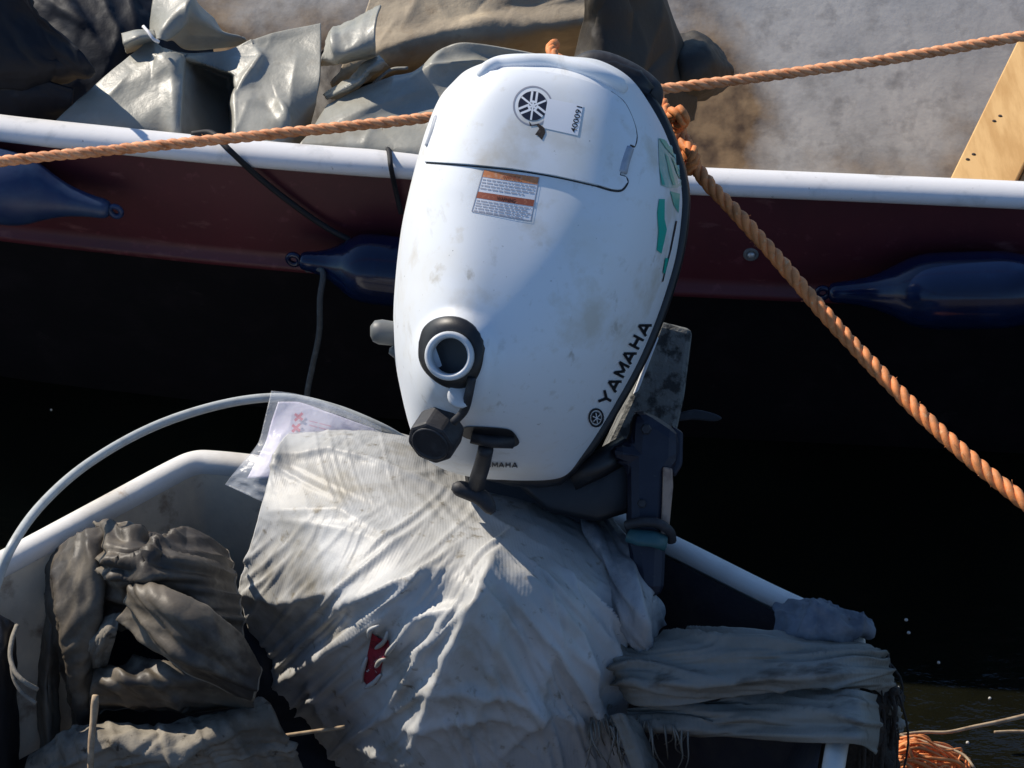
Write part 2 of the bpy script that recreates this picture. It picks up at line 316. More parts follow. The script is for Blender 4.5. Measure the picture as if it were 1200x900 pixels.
def cloth(rows, nu, nv, folds=(), disp=None, eu=.03, ev=.03, it=60, pull=.03, amp=.002, seed=1, size=8, bend=.25, depth=False, crin=None, crs=(), plt=None):
    f = Pd if depth else P
    R = [catmull([f(*q) for q in r], nu) for r in rows]
    X = catmull(np.array(R).reshape(len(R), -1), nv).reshape(nv, nu, 3)
    X0 = X.copy()
    if folds or disp or crs or plt:
        px, py, d = project(X.reshape(-1, 3)); px = px.reshape(nv, nu); py = py.reshape(nv, nu); o = np.zeros((nv, nu))
        for line, h, wd in folds:      # crest lines: height, (width left of the line, width right of it)
            ds, sd, t = seg_dist(px, py, line); wl, wr = wd if isinstance(wd, tuple) else (wd, wd)
            wv = np.where(sd < 0, wl, wr); fade = np.sin(np.pi*np.clip(t*.86+.07, 0, 1))**.6
            o += h*fade*np.exp(-np.abs(ds/wv)**1.15)
        X = X+normals(X)*o[..., None]
        if disp is not None:
            V = X-CAM; X = X+V/np.linalg.norm(V, axis=2)[..., None]*disp(px, py)[..., None]
    if it: X = buckle(X, eu, ev, it, pull, amp, seed, bend, size)
    if plt: X = X+normals(X)*plt(px, py)[..., None]
    if crs: X = X+normals(X)*sum(creases(px, py, *c) for c in crs)[..., None]
    du = np.r_[0, np.cumsum(np.linalg.norm(np.diff(X0[nv//2], axis=0), axis=1))]; dv = np.r_[0, np.cumsum(np.linalg.norm(np.diff(X0[:, nu//2], axis=0), axis=1))]
    uv = np.stack(np.meshgrid(du, dv), 2)
    for c in (crin or ()): X = crinkle(X, uv, *c)
    uv = uv.reshape(-1, 2)
    return X.reshape(-1, 3), grid_faces(nu, nv), uv
def sheet(name, vfu, m, parent=None, th=.0016, loc=None):
    V, F, uv = vfu; o = obj(name, V, F, m, parent, uv=uv, loc=loc)
    md = o.modifiers.new('thickness', 'SOLIDIFY'); md.thickness = th; md.offset = 0; return o
def hem(parent, vfu, nu, which, r=.0016, m='hem'):
    V = vfu[0]; nv = len(V)//nu; G_ = V.reshape(nv, nu, 3); p = {'top': G_[0], 'bottom': G_[-1], 'left': G_[:, 0], 'right': G_[:, -1]}[which]
    return obj('hem', *tube(p[::2], r, 6), M[m], parent)
def join3(a, b):
    n = len(a[0]); return np.concatenate([a[0], b[0]]), a[1]+[tuple(i+n for i in f) for f in b[1]], np.concatenate([a[2], b[2]])

# ================================================================== SETTING
tag(obj('water', *mesh_of(([(-400, -3, 0), (400, -3, 0), (400, 800, 0), (-400, 800, 0)], [(0, 1, 2, 3)])), M['water'], smooth=False), kind='structure')
tag(obj('quay', *mesh_of(box((0, -13, -.6), (60, 0, 0), (0, 10.9, 0), (0, 0, 1.45), .02)), M['quay'], smooth=False), kind='structure')

# ================================================================== MAROON BOAT
gw = [(-420, 92), (-200, 121), (0, 147), (120, 160), (250, 173), (380, 184), (480, 191), (640, 201), (810, 209), (1000, 217), (1200, 226), (1400, 236), (1650, 250)]
G = catmull([P(x, y+3, .45) for x, y in gw], 90)
rb = thing('rowing_boat', 'maroon rowing boat with white rail and weathered interior heaped with tarpaulins, moored behind the outboard', 'boat', (G[45][0], G[45][1]+.4, 0))
def sweep(path, prof, m, name, parent, closed=False, cap=True):
    k = len(path); n = len(prof); V = np.concatenate([p+np.array([(0, a, b) for a, b in prof]) for p in path])
    F = grid_faces(n, k, cu=closed)
    if closed and cap: F += [tuple(range(n)), tuple((k-1)*n+i for i in range(n))[::-1]]
    return obj(name, V, F, m, parent)
a = np.linspace(0, 2*np.pi, 14, endpoint=False)
sweep(G, [(.020*math.cos(t)*(1 if True else 1), .0145*math.sin(t)) for t in a], M['whiterail'], 'gunwale', rb, True)
far = G+np.array([0, .98, 0]); sweep(far, [(.02*math.cos(t), .0145*math.sin(t)) for t in a], M['whiterail'], 'gunwale', rb, True)
sweep(G, [(-.006, -.008), (-.009, -.05), (-.008, -.10), (-.004, -.135), (-.002, -.148), (-.010, -.152), (-.011, -.160), (.004, -.166)], M['maroon'], 'hull_side', rb)
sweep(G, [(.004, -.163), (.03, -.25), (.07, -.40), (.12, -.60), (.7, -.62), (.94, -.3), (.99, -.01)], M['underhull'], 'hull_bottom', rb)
# interior: dirty bilge, floor and far side
sweep(G, [(.014, -.004), (.05, -.30), (.10, -.37), (.30, -.390), (.39, -.388)], M['inner_dirt'], 'bilge', rb)
xs = G
def inner_wall():
    V = []; k = len(G); prof = [(.38, -.385), (.44, -.375), (.50, -.345), (.60, -.277), (.72, -.19), (.84, -.10), (.92, -.04), (.965, -.002)]
    pr = catmull(prof, 40)
    for p in G: V.append(p+np.stack([0*pr[:, 0], pr[:, 0], pr[:, 1]], 1))
    return np.concatenate(V), grid_faces(40, k)
iw = inner_wall()
mi = M['inner']
# brown tide of dirt low on the inner side, a real stain that follows the bilge (object height)
N = mi.node_tree.nodes; Lk = mi.node_tree.links; bs = N['Principled BSDF']; old = bs.inputs['Base Color'].links[0].from_socket
tcn = N.new('ShaderNodeTexCoord'); sp = N.new('ShaderNodeSeparateXYZ'); Lk.new(tcn.outputs['Object'], sp.inputs[0])
nz = N.new('ShaderNodeTexNoise'); nz.inputs['Scale'].default_value = 11; nz.inputs['Detail'].default_value = 10; nz.inputs['Roughness'].default_value = .7; Lk.new(tcn.outputs['Object'], nz.inputs['Vector'])
ma0 = N.new('ShaderNodeMath'); ma0.operation = 'MULTIPLY_ADD'; ma0.inputs[1].default_value = .12; Lk.new(nz.outputs['Fac'], ma0.inputs[0]); Lk.new(sp.outputs['Z'], ma0.inputs[2])
nb_ = N.new('ShaderNodeTexNoise'); nb_.inputs['Scale'].default_value = 4.2; nb_.inputs['Detail'].default_value = 3; Lk.new(tcn.outputs['Object'], nb_.inputs['Vector'])
ma = N.new('ShaderNodeMath'); ma.operation = 'MULTIPLY_ADD'; ma.inputs[1].default_value = .30; Lk.new(nb_.outputs['Fac'], ma.inputs[0]); mxr = N.new('ShaderNodeMapRange'); mxr.inputs[1].default_value = .26; mxr.inputs[2].default_value = .46; mxr.inputs[3].default_value = -.08; mxr.inputs[4].default_value = .02; Lk.new(sp.outputs['X'], mxr.inputs[0])
ma1 = N.new('ShaderNodeMath'); ma1.operation = 'ADD'; Lk.new(ma0.outputs[0], ma1.inputs[0]); Lk.new(mxr.outputs[0], ma1.inputs[1]); Lk.new(ma1.outputs[0], ma.inputs[2])
mr = N.new('ShaderNodeMapRange'); mr.inputs[1].default_value = .415; mr.inputs[2].default_value = .34; Lk.new(ma.outputs[0], mr.inputs[0])
n2 = N.new('ShaderNodeTexNoise'); n2.inputs['Scale'].default_value = 28; n2.inputs['Detail'].default_value = 9; Lk.new(tcn.outputs['Object'], n2.inputs['Vector'])
cr = N.new('ShaderNodeValToRGB'); cr.color_ramp.elements[0].color = (.08, .045, .025, 1); cr.color_ramp.elements[0].position = .35; cr.color_ramp.elements[1].color = (.36, .235, .12, 1); cr.color_ramp.elements[1].position = .62
Lk.new(n2.outputs['Fac'], cr.inputs[0]); mx = N.new('ShaderNodeMix'); mx.data_type = 'RGBA'
Lk.new(mr.outputs[0], mx.inputs[0]); Lk.new(old, mx.inputs[6]); Lk.new(cr.outputs[0], mx.inputs[7]); Lk.new(mx.outputs[2], bs.inputs['Base Color'])
obj('inner_side', *iw, mi, rb)
for e, nm in ((0, 'end_panel'), (-1, 'end_panel')):
    p = G[e]; pts = [p+np.array([0, q[0], q[1]]) for q in ((0, -.005), (.004, -.163), (.07, -.4), (.12, -.6), (.7, -.62), (.94, -.3), (.98, -.005))]
    obj(nm, *prism(pts, (.02 if e else -.02, 0, 0)), M['maroon'], rb, smooth=False)
# plywood thwart at the right
q = [P(1104, 228, .33), P(1196, 40, .33), P(1275, 40, .33), P(1183, 228, .33)]
obj('thwart', *prism(q, (0, 0, -.018), .002), M['ply'], rb, smooth=False)
for x, y in ((1172, 136), (1165, 142), (1141, 181), (1134, 187)):
    obj('nail', *lathe(P(x, y, .33), (0, 0, 1), [(.0028, -.001), (.0026, .0007), (.001, .001)], 8, up=(1, 0, 0)), M['dirt'], rb)
q = [P(1186, 228, .322), P(1278, 40, .322), P(1340, 40, .322), P(1250, 228, .322)]
obj('thwart', *prism(q, (0, 0, -.018), .002), M['ply'], rb, smooth=False)
c = PY(880, 297, G[58][1]-.0095)
rv = obj('drain_fitting', *lathe(c, (0, -1, .05), [(.009, 0), (.0095, .002), (.008, .004), (.005, .0042), (.0045, .002)], 18), M['grey_knob'], rb)
obj('drain_plug', *lathe(c+np.array([0, -.0022, 0]), (0, -1, .05), [(.0045, 0), (.0046, .003), (.002, .0045)], 12), M['metal'], rv)

# fenders along the maroon side
def fender(label, a, b, R, m, tip=.34, name='boat_fender'):
    a = np.asarray(a); b = np.asarray(b); L = np.linalg.norm(b-a); t = thing(name, label, 'fender', (a+b)/2-np.array([0, 0, R]), 'blue fenders along the maroon hull')
    pr = [(.0, 0), (.18, .0), (.26, .02), (.30, .07), (.42, .15), (.62, .22), (.80, .27), (.93, .32), (.99, .38), (1, .5), (.99, .62), (.93, .68), (.8, .73), (.62, .78), (.42, .85), (.3, .93), (.26, .98), (.18, 1), (0, 1)]
    pr = catmull(pr, 60); obj('body', *lathe(a, b-a, [(max(r, .001)*R, h*L) for r, h in pr], 32), m, t)
    for e, d in ((a, a-b), (b, b-a)):
        d = d/L; th = np.linspace(0, 2*np.pi, 20); u = np.array([0, 0, 1.]); ring = [e+d*(.008)+.007*(np.cos(x)*d+np.sin(x)*u) for x in th]
        obj('eye', *tube(ring, .0035, 8, False), m, t)
    return t
yF = .40
fender('glossy dark blue fender hanging by the maroon side, right of the orange rope', PY(972, 343, G[62][1]-.055), PY(1300, 338, G[75][1]-.06), .046, M['fender'])
fender('dark blue fender half hidden behind the white outboard', PY(352, 305, G[34][1]-.055), PY(560, 330, G[44][1]-.055), .042, M['fender'])
fender('paler blue fender at the left end of the maroon boat, under the orange rope', PY(-190, 178, G[8][1]-.06), PY(128, 246, G[23][1]-.055), .045, M['fender_pale'])

# lines on the maroon side
def line(name, label, cat, pts, r, m, group=None):
    p = smooth_path(pts, 60); return tag(obj(name, *tube(p, r, 8), m), label, cat, group)
yo = lambda px: float(np.interp(px, [project(g[None])[0][0] for g in G], G[:, 1]))
def hs(px, py, out=.02): return PY(px, py, yo(px)-out)
line('fender_cord', 'black cord slanting down the maroon side to the half hidden fender', 'cord',
     [P(225, 157, .462), P(248, 156, .468), hs(268, 175, .026), hs(300, 205), hs(340, 237), hs(380, 265), hs(415, 284, .03)], .0038, M['cord_black'])
line('thin_cord', 'thin black cord hanging over the white rail beside the outboard', 'cord',
     [P(452, 172, .455), P(456, 178, .467), hs(458, 195, .028), hs(463, 220, .018), hs(470, 250, .018)], .003, M['cord_black'])
line('hanging_line', 'frayed grey line hanging from the half hidden fender into the water', 'line',
     [hs(360, 316, .05), hs(378, 318, .07), hs(375, 350, .09), hs(374, 390, .10), hs(366, 430, .11), hs(360, 462, .12), hs(357, 520, .13)], .0036, M['cord_grey'])

# ================================================================== TARPAULINS IN THE MAROON BOAT
def tarp1_disp(px, py):
    rec = sstep(212, 214, px)*(1-sstep(269, 275, px))*sstep(0, 5, py-(66+np.maximum(px-212, 0)*.36))
    o = rec*(.02+.12*np.clip((px-212)/58, 0, 1))
    o += -.006*np.exp(-((px-204)/9)**2)*sstep(70, 85, py)
    return o
t1 = cloth([[(176, 46, .485), (208, 63, .485), (240, 63, .47), (270, 60, .475), (320, 40, .49), (376, 28, .50)],
            [(150, 68, .48), (203, 76, .49), (240, 84, .46), (274, 84, .47), (320, 64, .48), (376, 60, .49)],
            [(108, 104, .46), (205, 112, .475), (240, 120, .46), (274, 112, .46), (325, 96, .47), (374, 100, .475)],
            [(62, 146, .435), (206, 160, .445), (240, 163, .44), (272, 165, .45), (325, 168, .45), (362, 150, .42)],
            [(48, 172, .40), (205, 185, .40), (240, 188, .40), (268, 190, .40), (325, 190, .40), (362, 175, .38)]],
           190, 110, [([(300, 58), (306, 72), (292, 92), (272, 120)], .010, (6, 14)), ([(326, 120), (336, 150)], .010, (8, 5)), ([(176, 72), (210, 68)], .008, (3, 10)), ([(240, 62), (300, 48)], .006, 12)],
           tarp1_disp, .025, .025, 70, .05, .0022, 3, 14, crs=(((70, 50, 370, 160), 14, (-80, 60), (30, 110), (.0015, .004), (5, 14), 31),), crin=((.0012, .07, 6, 21),))
ta = thing('grey_tarpaulin', 'pale grey tarpaulin with a tied peak lying over the rail at the left', 'tarpaulin', P(215, 150, .3), 'tarpaulins heaped in the maroon boat')
sheet('sheet', t1, M['tarp_grey'], ta, .0025)
t1b = cloth([[(182, -14, .52), (200, -14, .53), (216, -10, .53), (232, 6, .51), (250, 22, .49)],
             [(178, 14, .505), (200, 12, .52), (220, 10, .525), (238, 24, .51), (262, 38, .48)],
             [(177, 34, .49), (192, 34, .51), (208, 28, .51), (226, 40, .485), (285, 44, .475)],
             [(180, 44, .49), (188, 48, .50), (200, 46, .49), (222, 58, .46), (290, 52, .46)]], 70, 60,
            [([(224, -2), (216, 20), (188, 48)], .010, (5, 9))], None, .03, .03, 60, .05, .002, 5, 9)
sheet('tied_peak', t1b, M['tarp_grey'], ta, .0025)
obj('tie', *tube(smooth_path([P(168, 31, .53), P(174, 38, .53), P(180, 46, .525), P(186, 49, .52)], 14), .0022, 6), M['whiterail'], ta)
sheet('rolled_corner', cloth([[(143, 40, .50), (160, 36, .51), (180, 36, .50)], [(145, 52, .50), (162, 46, .51), (182, 44, .50)], [(148, 62, .47), (160, 58, .46), (178, 50, .46)]], 24, 20, it=0), M['tarp_grey'], ta, .003)

t2 = cloth([[(384, 124, 0.452), (438, 98, 0.477), (498, 78, 0.497), (520, 58, 0.512), (545, 50, 0.522), (600, 58, 0.522), (660, 70, 0.512), (720, 80, 0.492)],
            [(374, 140, 0.452), (436, 112, 0.477), (500, 86, 0.497), (530, 82, 0.500), (560, 80, 0.500), (610, 82, 0.492), (660, 90, 0.482), (720, 100, 0.472)],
            [(364, 156, 0.452), (430, 140, 0.467), (500, 120, 0.477), (560, 120, 0.482), (620, 122, 0.472), (680, 125, 0.462), (720, 130, 0.452)],
            [(350, 172, 0.452), (420, 176, 0.457), (490, 182, 0.462), (560, 188, 0.462), (620, 190, 0.462), (680, 192, 0.452), (720, 196, 0.442)],
            [(345, 192, 0.400), (420, 198, 0.400), (490, 204, 0.400), (560, 208, 0.400), (620, 210, 0.400), (680, 212, 0.400), (720, 214, 0.400)]],
           170, 90, [([(500, 84), (560, 74), (640, 78)], .014, (5, 9)), ([(388, 150), (440, 128), (490, 108)], .006, 14), ([(520, 62), (505, 84)], .008, 8)], None, .02, .02, 70, .05, .002, 8, 14, crs=(((370, 60, 640, 180), 14, (-80, 60), (30, 110), (.0015, .004), (5, 14), 32),), crin=((.0012, .07, 6, 22),))
tb = thing('grey_tarpaulin', 'grey tarpaulin bulging over the rail just left of the outboard', 'tarpaulin', P(520, 170, .3), 'tarpaulins heaped in the maroon boat')
sheet('sheet', t2, M['tarp_grey'], tb, .0025)
sheet('gap_shade_backing', cloth([[(376, 60, .40), (400, 50, .40), (440, 40, .40), (520, 30, .40)], [(366, 80, .39), (390, 70, .40), (450, 66, .40), (520, 60, .40)], [(362, 140, .37), (390, 140, .38), (450, 140, .38), (520, 140, .38)], [(356, 200, .33), (390, 200, .33), (450, 200, .33), (520, 200, .33)]], 40, 40, it=30, amp=.004, seed=90), M['tarp_brown'], tb, .003)  # dark sheet added so the gap between the tarpaulins reads as shade
t2b = cloth([[(380, 112, .45), (400, 98, .47), (418, 85, .485), (430, 72, .495), (445, 66, .50)],
             [(384, 116, .455), (404, 104, .48), (420, 96, .49), (432, 82, .50), (450, 72, .50)],
             [(392, 116, .44), (410, 110, .45), (424, 100, .455), (436, 88, .46), (456, 78, .46)]], 40, 24, it=20)
sheet('curled_edge', t2b, M['tarp_grey'], tb, .003)
obj('hem', *tube(smooth_path([P(394, 112, .43), P(398, 119, .43), P(410, 120, .43), P(425, 112, .45), P(440, 96, .465), P(458, 82, .475), P(478, 80, .478)], 30), .0024, 6), M['tarp_grey'], tb)

t3 = cloth([[(442, -34, .52), (500, -34, .52), (600, -34, .52), (720, -34, .52)],
            [(432, 5, .50), (500, -5, .505), (600, -8, .51), (716, -14, .51)],
            [(418, 42, .485), (500, 28, .49), (600, 12, .495), (700, 4, .50)],
            [(398, 84, .47), (440, 68, .475), (520, 46, .48), (620, 34, .485), (698, 24, .49)],
            [(388, 100, .45), (440, 84, .45), (530, 62, .455), (620, 48, .46), (696, 34, .465)],
            [(400, 100, .40), (450, 92, .39), (540, 80, .38), (630, 70, .38), (696, 60, .38)]], 130, 90,
           [([(440, 62), (520, 40), (600, 26)], .006, 12), ([(500, -20), (470, 40)], .005, 14)], None, .02, .02, 60, .05, .002, 12, 12, crs=(((400, -20, 690, 60), 14, (-80, 60), (30, 110), (.0015, .004), (5, 14), 33),), crin=((.0012, .07, 6, 23),))
tcv = thing('tan_canvas', 'stiff tan canvas folded on top of the heap above the outboard', 'canvas', P(560, 60, .3), 'tarpaulins heaped in the maroon boat')
sheet('sheet', t3, M['tarp_tan'], tcv, .006)
t3b = cloth([[(386, 44, .50), (404, 28, .52), (424, 18, .535), (446, 6, .55)], [(382, 58, .50), (396, 44, .53), (420, 36, .54), (440, 30, .55)],
             [(378, 68, .49), (396, 66, .52), (416, 60, .53), (440, 56, .53)], [(376, 76, .46), (398, 74, .48), (420, 70, .49), (440, 66, .49)]], 50, 40, [([(395, 34), (396, 64)], .010, (3, 8))], it=40, amp=.0015, seed=4)
tag(sheet('grey_tarpaulin', t3b, M['tarp_grey'], None, .0025), 'small shiny grey tarpaulin fold sticking out under the tan canvas', 'tarpaulin', 'tarpaulins heaped in the maroon boat')

t4 = cloth([[(684, -26, .62), (706, -26, .63), (735, -26, .62), (764, -24, .58), (772, -18, .54)],
            [(688, 8, .585), (706, 6, .60), (735, 8, .59), (766, 12, .55), (782, 24, .50)],
            [(680, 44, .54), (706, 46, .56), (740, 50, .55), (775, 56, .51), (800, 62, .47)],
            [(670, 92, .50), (706, 96, .52), (745, 100, .51), (785, 104, .47), (815, 112, .42)],
            [(665, 150, .44), (706, 150, .45), (745, 150, .44), (785, 150, .41), (812, 140, .37)]], 80, 80,
           [([(700, 0), (704, 120)], .006, 10), ([(764, 0), (786, 90)], .010, (8, 14))], None, .02, .02, 50, .05, .002, 21, 12, crs=(((670, 0, 800, 140), 16, (60, 120), (40, 130), (.003, .008), (4, 12), 74),))
td = thing('brown_tarpaulin', 'dark brown tarpaulin hanging in folds right behind the outboard', 'tarpaulin', P(740, 90, .3), 'tarpaulins heaped in the maroon boat')
sheet('sheet', t4, M['tarp_brown'], td, .004)
t4b = cloth([[(770, 46, .46), (790, 42, .47), (812, 40, .475), (832, 50, .46), (846, 62, .44)],
             [(766, 70, .46), (796, 70, .48), (822, 68, .48), (844, 74, .46), (858, 84, .43)],
             [(764, 100, .43), (796, 104, .45), (822, 100, .45), (842, 98, .43), (858, 92, .40)],
             [(760, 132, .38), (786, 132, .38), (808, 122, .38), (832, 112, .37), (856, 98, .36)]], 50, 44, [([(815, 42), (835, 80)], .006, 10)], it=30, amp=.002, seed=2)
sheet('flap', t4b, M['tarp_brown'], td, .004)

tn = thing('navy_tarpaulin', 'dark navy tarpaulin in the shade at the far left of the maroon boat', 'tarpaulin', P(40, 110, .3), 'tarpaulins heaped in the maroon boat')
sheet('sheet', cloth([[(-90, -40, .60), (-20, -40, .60), (20, -22, .60), (34, -8, .60)], [(-90, 20, .54), (-10, 20, .55), (40, 22, .55), (66, 30, .55)],
             [(-90, 70, .49), (0, 72, .50), (60, 76, .51), (110, 78, .51)], [(-90, 110, .45), (0, 104, .46), (50, 104, .46), (100, 92, .46)]], 60, 50, [([(30, -10), (112, 80)], .006, 8)], it=40, amp=.002, seed=9, crs=(((-40, 0, 110, 100), 10, (20, 80), (40, 130), (.003, .007), (5, 14), 75),)), M['tarp_navy'], tn, .003)
sheet('lower_fold', cloth([[(-90, 70, .46), (-10, 74, .47), (40, 90, .475), (86, 104, .47)], [(-90, 100, .45), (-10, 104, .455), (40, 112, .455), (84, 122, .45)], [(-90, 150, .41), (0, 152, .41), (40, 150, .41), (80, 145, .41)]], 50, 30, it=30, amp=.0015, seed=10), M['tarp_navy'], tn, .003)
sheet('back_fold', cloth([[(10, -40, .42), (90, -40, .43), (150, -40, .42), (200, -30, .40)], [(30, 10, .40), (100, 8, .41), (170, 10, .40), (240, 20, .37)], [(40, 60, .36), (100, 60, .38), (170, 60, .37), (250, 60, .33)], [(40, 130, .30), (100, 130, .32), (170, 130, .32), (250, 110, .30)]], 70, 60, [([(60, -20), (120, 60)], .01, 14), ([(150, -20), (160, 60)], .01, 12)], it=40, amp=.003, seed=11, crs=(((20, 0, 230, 110), 12, (30, 110), (40, 130), (.004, .01), (5, 14), 76),)), M['tarp_navy'], tn, .003)

# ================================================================== OUTBOARD MOTOR
D0 = 3.06; SP = D0/FPX
mo = thing('outboard_motor', 'white outboard motor with green flank stripes, tilted up on the transom of the near boat', 'outboard motor', Pd(650, 560, D0+.08))
left = [(66, 606), (68, 590), (72, 572), (82, 547), (95, 532), (115, 515), (150, 500), (190, 488), (230, 478), (270, 470), (320, 464), (370, 461), (420, 463), (460, 470), (500, 480), (525, 490), (540, 502), (552, 525), (560, 558), (565, 610)]
right = [(66, 664), (68, 690), (72, 706), (82, 726), (95, 742), (115, 757), (150, 777), (190, 792), (225, 799), (260, 798), (300, 792), (340, 781), (385, 765), (430, 745), (475, 720), (510, 699), (535, 682), (552, 670), (560, 660), (565, 640)]
ridg = [(66, 645), (80, 648), (100, 650), (150, 645), (200, 632), (240, 620), (300, 592), (360, 566), (415, 545), (470, 540), (520, 565), (565, 622)]
hgt = [(66, .105), (70, .130), (76, .148), (90, .168), (115, .180), (160, .191), (228, .203), (330, .218), (400, .222), (440, .215), (480, .190), (515, .145), (540, .095), (555, .055), (562, .025), (565, .004)]
def itp(tab, y):
    t = np.array(tab, float); return np.interp(y, t[:, 0], t[:, 1])
def sitp(tab, y):      # smooth curve through the table
    t = np.array(tab, float); c = catmull(t, 600); o = np.argsort(c[:, 0]); return np.interp(y, c[o, 0], c[o, 1])
nu, nv = 150, 190
ys = 66+(565-66)*(.5-.5*np.cos(np.linspace(0, np.pi, nv)))*1.0
th = np.linspace(-1, 1, nu)*math.pi/2
V = []
for y in ys:
    xl, xr_, rd, h = sitp(left, y), sitp(right, y), sitp(ridg, y), sitp(hgt, y)
    e = np.interp(y, [66, 220, 330, 430, 565], [3.6, 3.4, 2.8, 2.4, 2.3]); s = np.sign(th); ca = np.abs(np.cos(th))**(2/e); sa = np.abs(np.sin(th))**(2/e)
    x = np.where(th < 0, rd-(rd-xl)*sa, rd+(xr_-rd)*sa); hh = h*ca
    V.append(np.stack([x, np.full(nu, y), hh], 1))
V = np.array(V)
# the raised boss round the fuel filler, the slightly proud top panel shoulder
X, Y = V[..., 0], V[..., 1]
rr = np.hypot((X-532)/54, (Y-432)/66); V[..., 2] += .016*(1-sstep(.72, 1.12, rr))
rr = np.hypot((X-530)/30, (Y-492)/34); V[..., 2] -= .010*np.exp(-rr**2*1.2)
V_nopit = V.copy()
V[..., 2] -= .075*(1-sstep(21.5, 24.5, np.hypot(X-528, Y-417)))
# back wall of the cowling closes behind the top edge
back = []
for k, (dy, f) in enumerate(((1.5, .75), (4, .45), (9, .2), (16, 0))):
    r = V[0].copy(); r[:, 1] += dy; cx = 640; r[:, 0] = cx+(r[:, 0]-cx)*(1+.06*k); r[:, 2] *= f; back.append(r)
A = np.concatenate([np.array(back[::-1]), V])
nvA = A.shape[0]
W3 = np.array([Pd(x, y, D0-h) for x, y, h in A.reshape(-1, 3)])
F = grid_faces(nu, nvA)
cow = obj('cowling', W3, F, M['cowl'], mo)
A2 = np.concatenate([np.array(back[::-1]), V_nopit]); W2 = [Vector(Pd(x, y, D0-h)) for x, y, h in A2.reshape(-1, 3)]
bvh = BVHTree.FromPolygons(W2, F)
def on_cowl(px, py, off=.0):
    r = ray(px, py); r = r/np.linalg.norm(r); h = bvh.ray_cast(Vector(CAM), Vector(r))
    if h[0] is None: return Pd(px, py, D0)
    n = np.array(h[1]); n = n if n@r < 0 else -n
    return np.array(h[0])+n*off
def cowl_n(px, py):
    r = ray(px, py); r = r/np.linalg.norm(r); h = bvh.ray_cast(Vector(CAM), Vector(r)); n = np.array(h[1]); return n if n@r < 0 else -n
def fill2d(poly, step):
    """dense triangulation of a 2D outline"""
    p = np.array(poly, float); pts = []
    for i in range(len(p)):
        a_, b_ = p[i], p[(i+1) % len(p)]; k = max(1, int(np.linalg.norm(b_-a_)/step))
        pts += [a_+(b_-a_)*j/k for j in range(k)]
    nb = len(pts); edges = [(i, (i+1) % nb) for i in range(nb)]; bp = np.array(pts)
    x0, y0 = p.min(0); x1, y1 = p.max(0)
    gx, gy = np.meshgrid(np.arange(x0+step/2, x1, step), np.arange(y0+step/2, y1, step)); g = np.stack([gx.ravel(), gy.ravel()], 1)
    ins = np.zeros(len(g), bool)
    for i in range(nb):
        a_, b_ = bp[i], bp[(i+1) % nb]; c = (a_[1] > g[:, 1]) != (b_[1] > g[:, 1])
        with np.errstate(divide='ignore', invalid='ignore'): xi = a_[0]+(g[:, 1]-a_[1])*(b_[0]-a_[0])/(b_[1]-a_[1])
        ins ^= c & (g[:, 0] < xi)
    dm = np.min(np.linalg.norm(g[:, None]-bp[None], axis=2), axis=1) if len(g) else np.zeros(0)
    g = g[ins & (dm > step*.4)]
    r = geometry.delaunay_2d_cdt([Vector(q) for q in list(bp)+list(g)], edges, [list(range(nb))], 1, 1e-5)
    return np.array([v[:] for v in r[0]]), [tuple(f) for f in r[2]]
def decal(polys, off, step=4):
    b = MB()
    for q in polys:
        v, f = fill2d(q, step); b.add([on_cowl(x, y, off) for x, y in v], f)
    return b.out()
def circ(cx, cy, r, n=36, ry=None, a0=0): return [(cx+r*math.cos(t), cy+(ry or r)*math.sin(t)) for t in np.linspace(a0, a0+2*math.pi, n, endpoint=False)]
def ringpoly(b, cx, cy, r0, r1, off, ry=1):
    n = 48; V = []
    for r in (r0, r1): V += [on_cowl(cx+r*math.cos(t), cy+r*ry*math.sin(t), off) for t in np.linspace(0, 2*math.pi, n, endpoint=False)]
    b.add(V, grid_faces(n, 2, cu=True))
def bar(x0, y0, x1, y1, wd):
    d = np.array([x1-x0, y1-y0], float); d /= np.linalg.norm(d); n = np.array([-d[1], d[0]])*wd/2; a_ = np.array([x0, y0]); b_ = np.array([x1, y1])
    return [tuple(a_+n), tuple(b_+n), tuple(b_-n), tuple(a_-n)]
def text2d(s, size, bold=0, spacing=1, shear=0):
    cu = bpy.data.curves.new('t', 'FONT'); cu.body = s; cu.size = size; cu.offset = bold; cu.space_character = spacing; cu.shear = shear; cu.resolution_u = 3
    o = bpy.data.objects.new('t', cu); COL.objects.link(o); dg = bpy.context.evaluated_depsgraph_get(); me = bpy.data.meshes.new_from_object(o.evaluated_get(dg))
    v = np.array([q.co[:2] for q in me.vertices]); f = [tuple(p.vertices) for p in me.polygons]
    bpy.data.objects.remove(o); bpy.data.curves.remove(cu); bpy.data.meshes.remove(me); return v, f
def text_on(s, a_, b_, h, off, bold=0, surf=None):
    """text whose baseline runs from a_ to b_ (in sight-line units), letter height h"""
    v, f = text2d(s, 1, bold); v = v-np.array([v[:, 0].min(), 0]); w_ = v[:, 0].max(); hh = v[:, 1].max()
    a_ = np.array(a_, float); b_ = np.array(b_, float); d = b_-a_; n = np.array([d[1], -d[0]])/np.linalg.norm(d)
    q = a_+(v[:, :1]/w_)*d+(v[:, 1:]/hh)*h*n
    return np.array([(surf or on_cowl)(x, y, off) for x, y in q]), f

